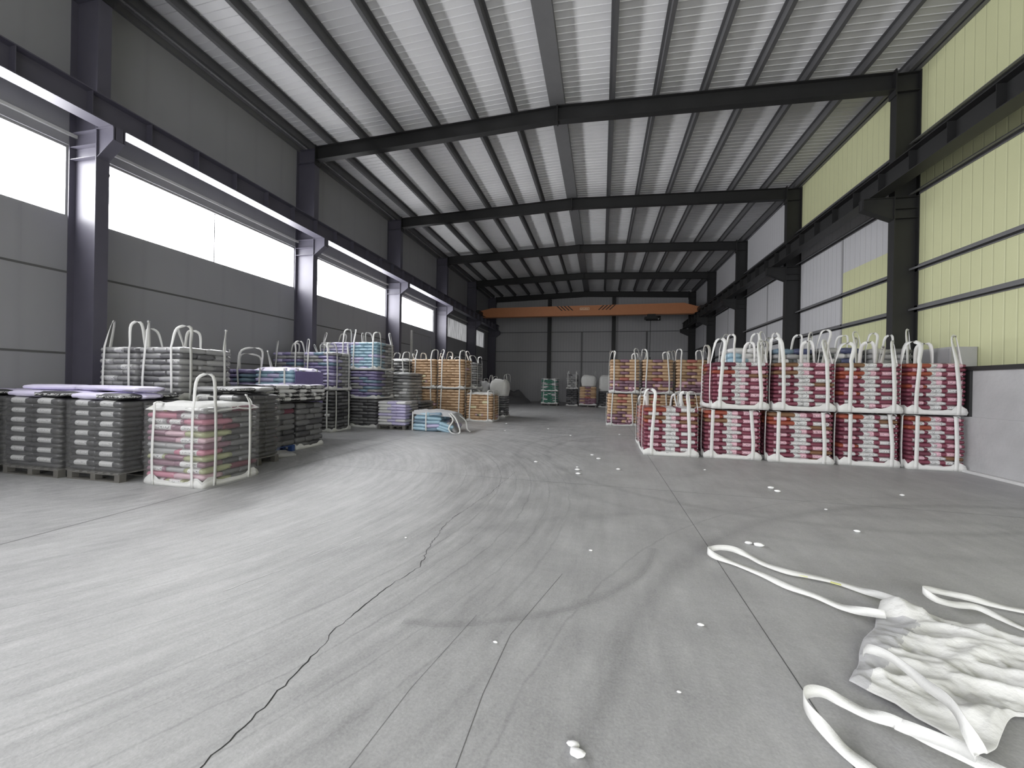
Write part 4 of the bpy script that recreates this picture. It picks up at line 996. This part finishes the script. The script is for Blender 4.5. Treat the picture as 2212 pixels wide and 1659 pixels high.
# ------------------------------------------------------------------ empty bag and its straps on the floor, near right
def floor_bag():
    root = empty('empty_bulk_bag', (2.1, 2.7, 0), 'empty crumpled white bulk bag lying flat on the floor with trailing straps', 'bulk bag')
    c00, c10, c11, c01 = Vector((1.29, 2.44, 0)), Vector((1.62, 1.95, 0)), Vector((3.35, 2.15, 0)), Vector((1.90, 3.33, 0))
    b = MB(); n = 110
    A, B_, C, D_ = Vector((1.30, 2.46)), Vector((1.63, 2.10)), Vector((3.7, 2.78)), Vector((2.0, 3.38))
    for i in range(n + 1):
        for j in range(n + 1):
            u, v = i / n, j / n
            p = A * (1 - u) * (1 - v) + B_ * u * (1 - v) + C * u * v + D_ * (1 - u) * v
            p.y += .20 * u ** 3 * math.exp(-((v - .18) / .11) ** 2)
            q = Vector((p.x, p.y, 0))
            e = min(u, 1 - u, v, 1 - v)
            edge = min(1, e * 9)
            wob = .05 * noise.noise(q * 3.1) * (1 - edge) ; p = Vector((p.x + wob, p.y + wob * .6))
            rid = 1 - abs(noise.noise(Vector((p.x * 3.2 + 1.3, p.y * 5.5, 0)))) * 2.2
            rid2 = 1 - abs(noise.noise(Vector((p.x * 8 - 2, p.y * 6, 4)))) * 2.4
            rid3 = 1 - abs(noise.noise(Vector((p.x * 2.4 + p.y * 5, p.y * 13, 9)))) * 2.6
            z = .012 + (.045 * max(0, rid) + .022 * max(0, rid2) + .006 * max(0, rid3) + .05 * max(0, noise.noise(Vector((p.x * 1.5, p.y * 1.5, 7))))) * (.25 + .75 * edge)
            z += .10 * math.exp(-((p.x - 2.02) ** 2 + (p.y - 3.28) ** 2) / .012) + .035 * math.exp(-((p.x - 1.62) ** 2 + (p.y - 2.9) ** 2) / .03)
            b.v.append((p.x, p.y, z))
    for i in range(n):
        for j in range(n):
            a = i * (n + 1) + j; b.f.append((a, a + n + 1, a + n + 2, a + 1)); b.m.append(1 if i / n < .13 + .05 * noise.noise(Vector((j * .12, 0, 3))) and j / n < .8 else 0)
    body = b.build('bag_body', [M['fabric'], M['fabgrey']], root, smooth=True)
    md = body.modifiers.new('thick', 'SOLIDIFY'); md.thickness = .004; md.offset = 1
    # darker inner panel showing at the near corner
    s1 = [(1.88, 3.15, .06), (1.817, 3.166, .05), (1.693, 3.267, .03), (1.58, 3.395, .03), (1.446, 3.52, .02), (1.343, 3.686, .02), (1.187, 3.863, .02), (1.039, 3.944, .03), (.991, 4.006, .045), (1.03, 4.06, .05), (1.12, 4.10, .05), (1.234, 4.095, .045), (1.345, 4.05, .03), (1.429, 3.927, .02), (1.56, 3.802, .02), (1.687, 3.777, .02), (1.868, 3.716, .02), (1.989, 3.601, .02), (2.027, 3.46, .05), (2.05, 3.29, .10)]
    s2 = [(3.3, 2.9, .02), (2.9, 3.10, .02), (2.747, 3.306, .02), (2.702, 3.411, .02), (2.64, 3.50, .03), (2.498, 3.492, .04), (2.40, 3.50, .05), (2.36, 3.56, .07), (2.42, 3.62, .07), (2.58, 3.67, .04), (2.713, 3.636, .03), (2.83, 3.609, .02), (2.965, 3.571, .02), (3.3, 3.5, .02)]
    s3 = [(1.50, 2.68, .05), (1.463, 2.62, .09), (1.455, 2.57, .14), (1.49, 2.48, .16), (1.505, 2.36, .18), (1.497, 2.233, .20), (1.481, 2.084, .22), (1.465, 1.985, .20), (1.484, 1.950, .13), (1.470, 2.03, .08), (1.403, 2.112, .05), (1.342, 2.175, .04)]
    s4 = [(1.60, 1.93, .06), (1.50, 2.04, .05), (1.432, 2.115, .035), (1.342, 2.175, .04), (1.258, 2.227, .03), (1.19, 2.275, .03), (1.111, 2.284, .045), (1.035, 2.255, .065), (.985, 2.20, .07), (.975, 2.14, .05), (1.015, 2.07, .03), (1.05, 1.99, .02), (1.10, 1.90, .02), (1.16, 1.80, .02), (1.3, 1.6, .02)]
    for k, (s, up) in enumerate(((s1, .0), (s2, .0), (s3, .9), (s4, .3))):
        wv = []
        m_ = len(s)
        for i in range(m_):
            a = Vector(s[max(i - 1, 0)]); c = Vector(s[min(i + 1, m_ - 1)]); d = (c - a).normalized(); side = Vector((-d.y, d.x, 0)).normalized()
            lift = max(.40, min(1, s[i][2] / .055)) * (1 + .35 * math.sin(i * 1.9 + k))
            away = Vector((s[i][0], s[i][1], 0)).normalized()
            wv.append(side * side.dot(away) * (1.15 - .75 * lift) + Vector((0, 0, 1)) * lift)
        pts = [(p[0] - root.location.x, p[1] - root.location.y, max(p[2], .012) + .022 * w.z) for p, w in zip(s, wv)]
        rb = MB(); ribbon_mb(rb, pts, wv, (lambda t, k=k: (.025, .022, .025, .026)[k] * (1 + .22 * noise.noise(Vector((t * 9, k * 3.3, 0))))), 8, .0022)
        o = link('lifting_strap', rb.mesh('lifting_strap', M['strap'], (0, 0, 0), True), root)
        wv2 = None
    for k, (p0, p1) in enumerate((((1.63, 3.795, .023), (1.70, 3.775, .023)), ((1.84, 3.72, .023), (1.90, 3.69, .023)))):
        rb = MB(); a, c = Vector(p0), Vector(p1); d = (c - a).normalized(); off = Vector((root.location.x, root.location.y, 0))
        ribbon_mb(rb, [a - off, (a + c) / 2 - off, c - off], [Vector((-d.y, d.x, 0))] * 3, .0215, 3, .003)
        link('strap_mark', rb.mesh('strap_mark', M['strapg']), root)
floor_bag()

# ------------------------------------------------------------------ scraps of white foam
bits = [(-1.26, 7.95, 1), (-.42, 7.71, .6), (-.37, 7.12, 1.1), (-.40, 7.45, 1.1), (-.17, 9.12, 1), (-.03, 8.71, 1.1), (.34, 7.73, 1), (2.63, 7.01, 1.2), (2.65, 6.82, 1.1), (4.44, 7.13, .8), (2.80, 5.16, .8), (1.56, 4.42, 1.2), (1.48, 4.46, .9),
        (.67, 2.85, .55), (-.07, 1.72, .9), (-.09, 1.76, .7), (-.07, 3.87, .45), (-1.9, 3.7, .35), (-.9, 12.4, .9), (-1.8, 14.0, .9), (.6, 13.2, .9), (-3.1, 12.9, .8), (-3.6, 15.2, 1), (1.95, 8.2, .6), (-.6, 2.35, .35), (.42, 2.2, .3), (2.9, 6.0, .5)]
RB = random.Random(5)
FOAM = ['white foam scrap at the far end of the floor crack', 'leftmost scrap of the cluster of white foam in mid aisle', 'nearest scrap of the foam cluster in mid aisle', 'second nearest scrap of the foam cluster in mid aisle',
        'farthest scrap of the foam cluster in mid aisle', 'scrap behind the middle of the foam cluster in mid aisle', 'rightmost scrap of the foam cluster in mid aisle', 'larger scrap of a close pair on the floor before the red bags', 'nearer scrap of a close pair on the floor before the red bags',
        'lone foam scrap on the floor before the upright red bags by the wall', 'small foam scrap on the floor between the red bags and the flat bag', 'long foam scrap just beyond the tip of the strap loop', 'short foam scrap touching the long one beyond the strap loop',
        'tiny foam scrap left of the straight floor joint, nearest the flat bag', 'largest foam scrap at the very bottom edge of the picture', 'foam crumb touching the largest scrap at the bottom edge', 'tiny scrap in mid floor left of the strap loop',
        'tiny scrap left of the floor crack', 'foam scrap in the dirty part of the aisle beside the blue collapsed bag', 'foam scrap in the aisle beside the left tan bags', 'foam scrap in the aisle just before the right tan bags', 'foam scrap closest to the collapsed blue bag',
        'foam scrap closest to the single tan bag', 'foam scrap in front of the single-height red bag', 'tiny crumb at the end of the hairline crack', 'tiny crumb beside the dark tyre band near the camera', 'small crumb on the floor right of the straight joint']
for k, (x, y, s) in enumerate(bits):
    b = MB(); n = 8; s *= .024
    for iz in range(5):
        t = iz / 4
        for q in range(n):
            a = 2 * math.pi * q / n; r = s * math.sin(math.pi * (t * .86 + .07)) ** .6 * (1 + .45 * noise.noise(Vector((math.cos(a) * 2 + k, math.sin(a) * 2, t * 3))))
            b.v.append((x + 1.7 * r * math.cos(a), y + r * math.sin(a), .001 + s * 1.25 * t))
    for iz in range(4):
        for q in range(n):
            j = (q + 1) % n; b.f.append((iz * n + q, iz * n + j, (iz + 1) * n + j, (iz + 1) * n + q)); b.m.append(0)
    b.f.append(tuple(range(n))[::-1]); b.m.append(0); b.f.append(tuple(4 * n + q for q in range(n))); b.m.append(0)
    o = b.build('foam_scrap', M['foam'], smooth=True, base=(x, y, 0))
    tag(o, FOAM[k], 'scrap', 'white foam scraps on the floor')
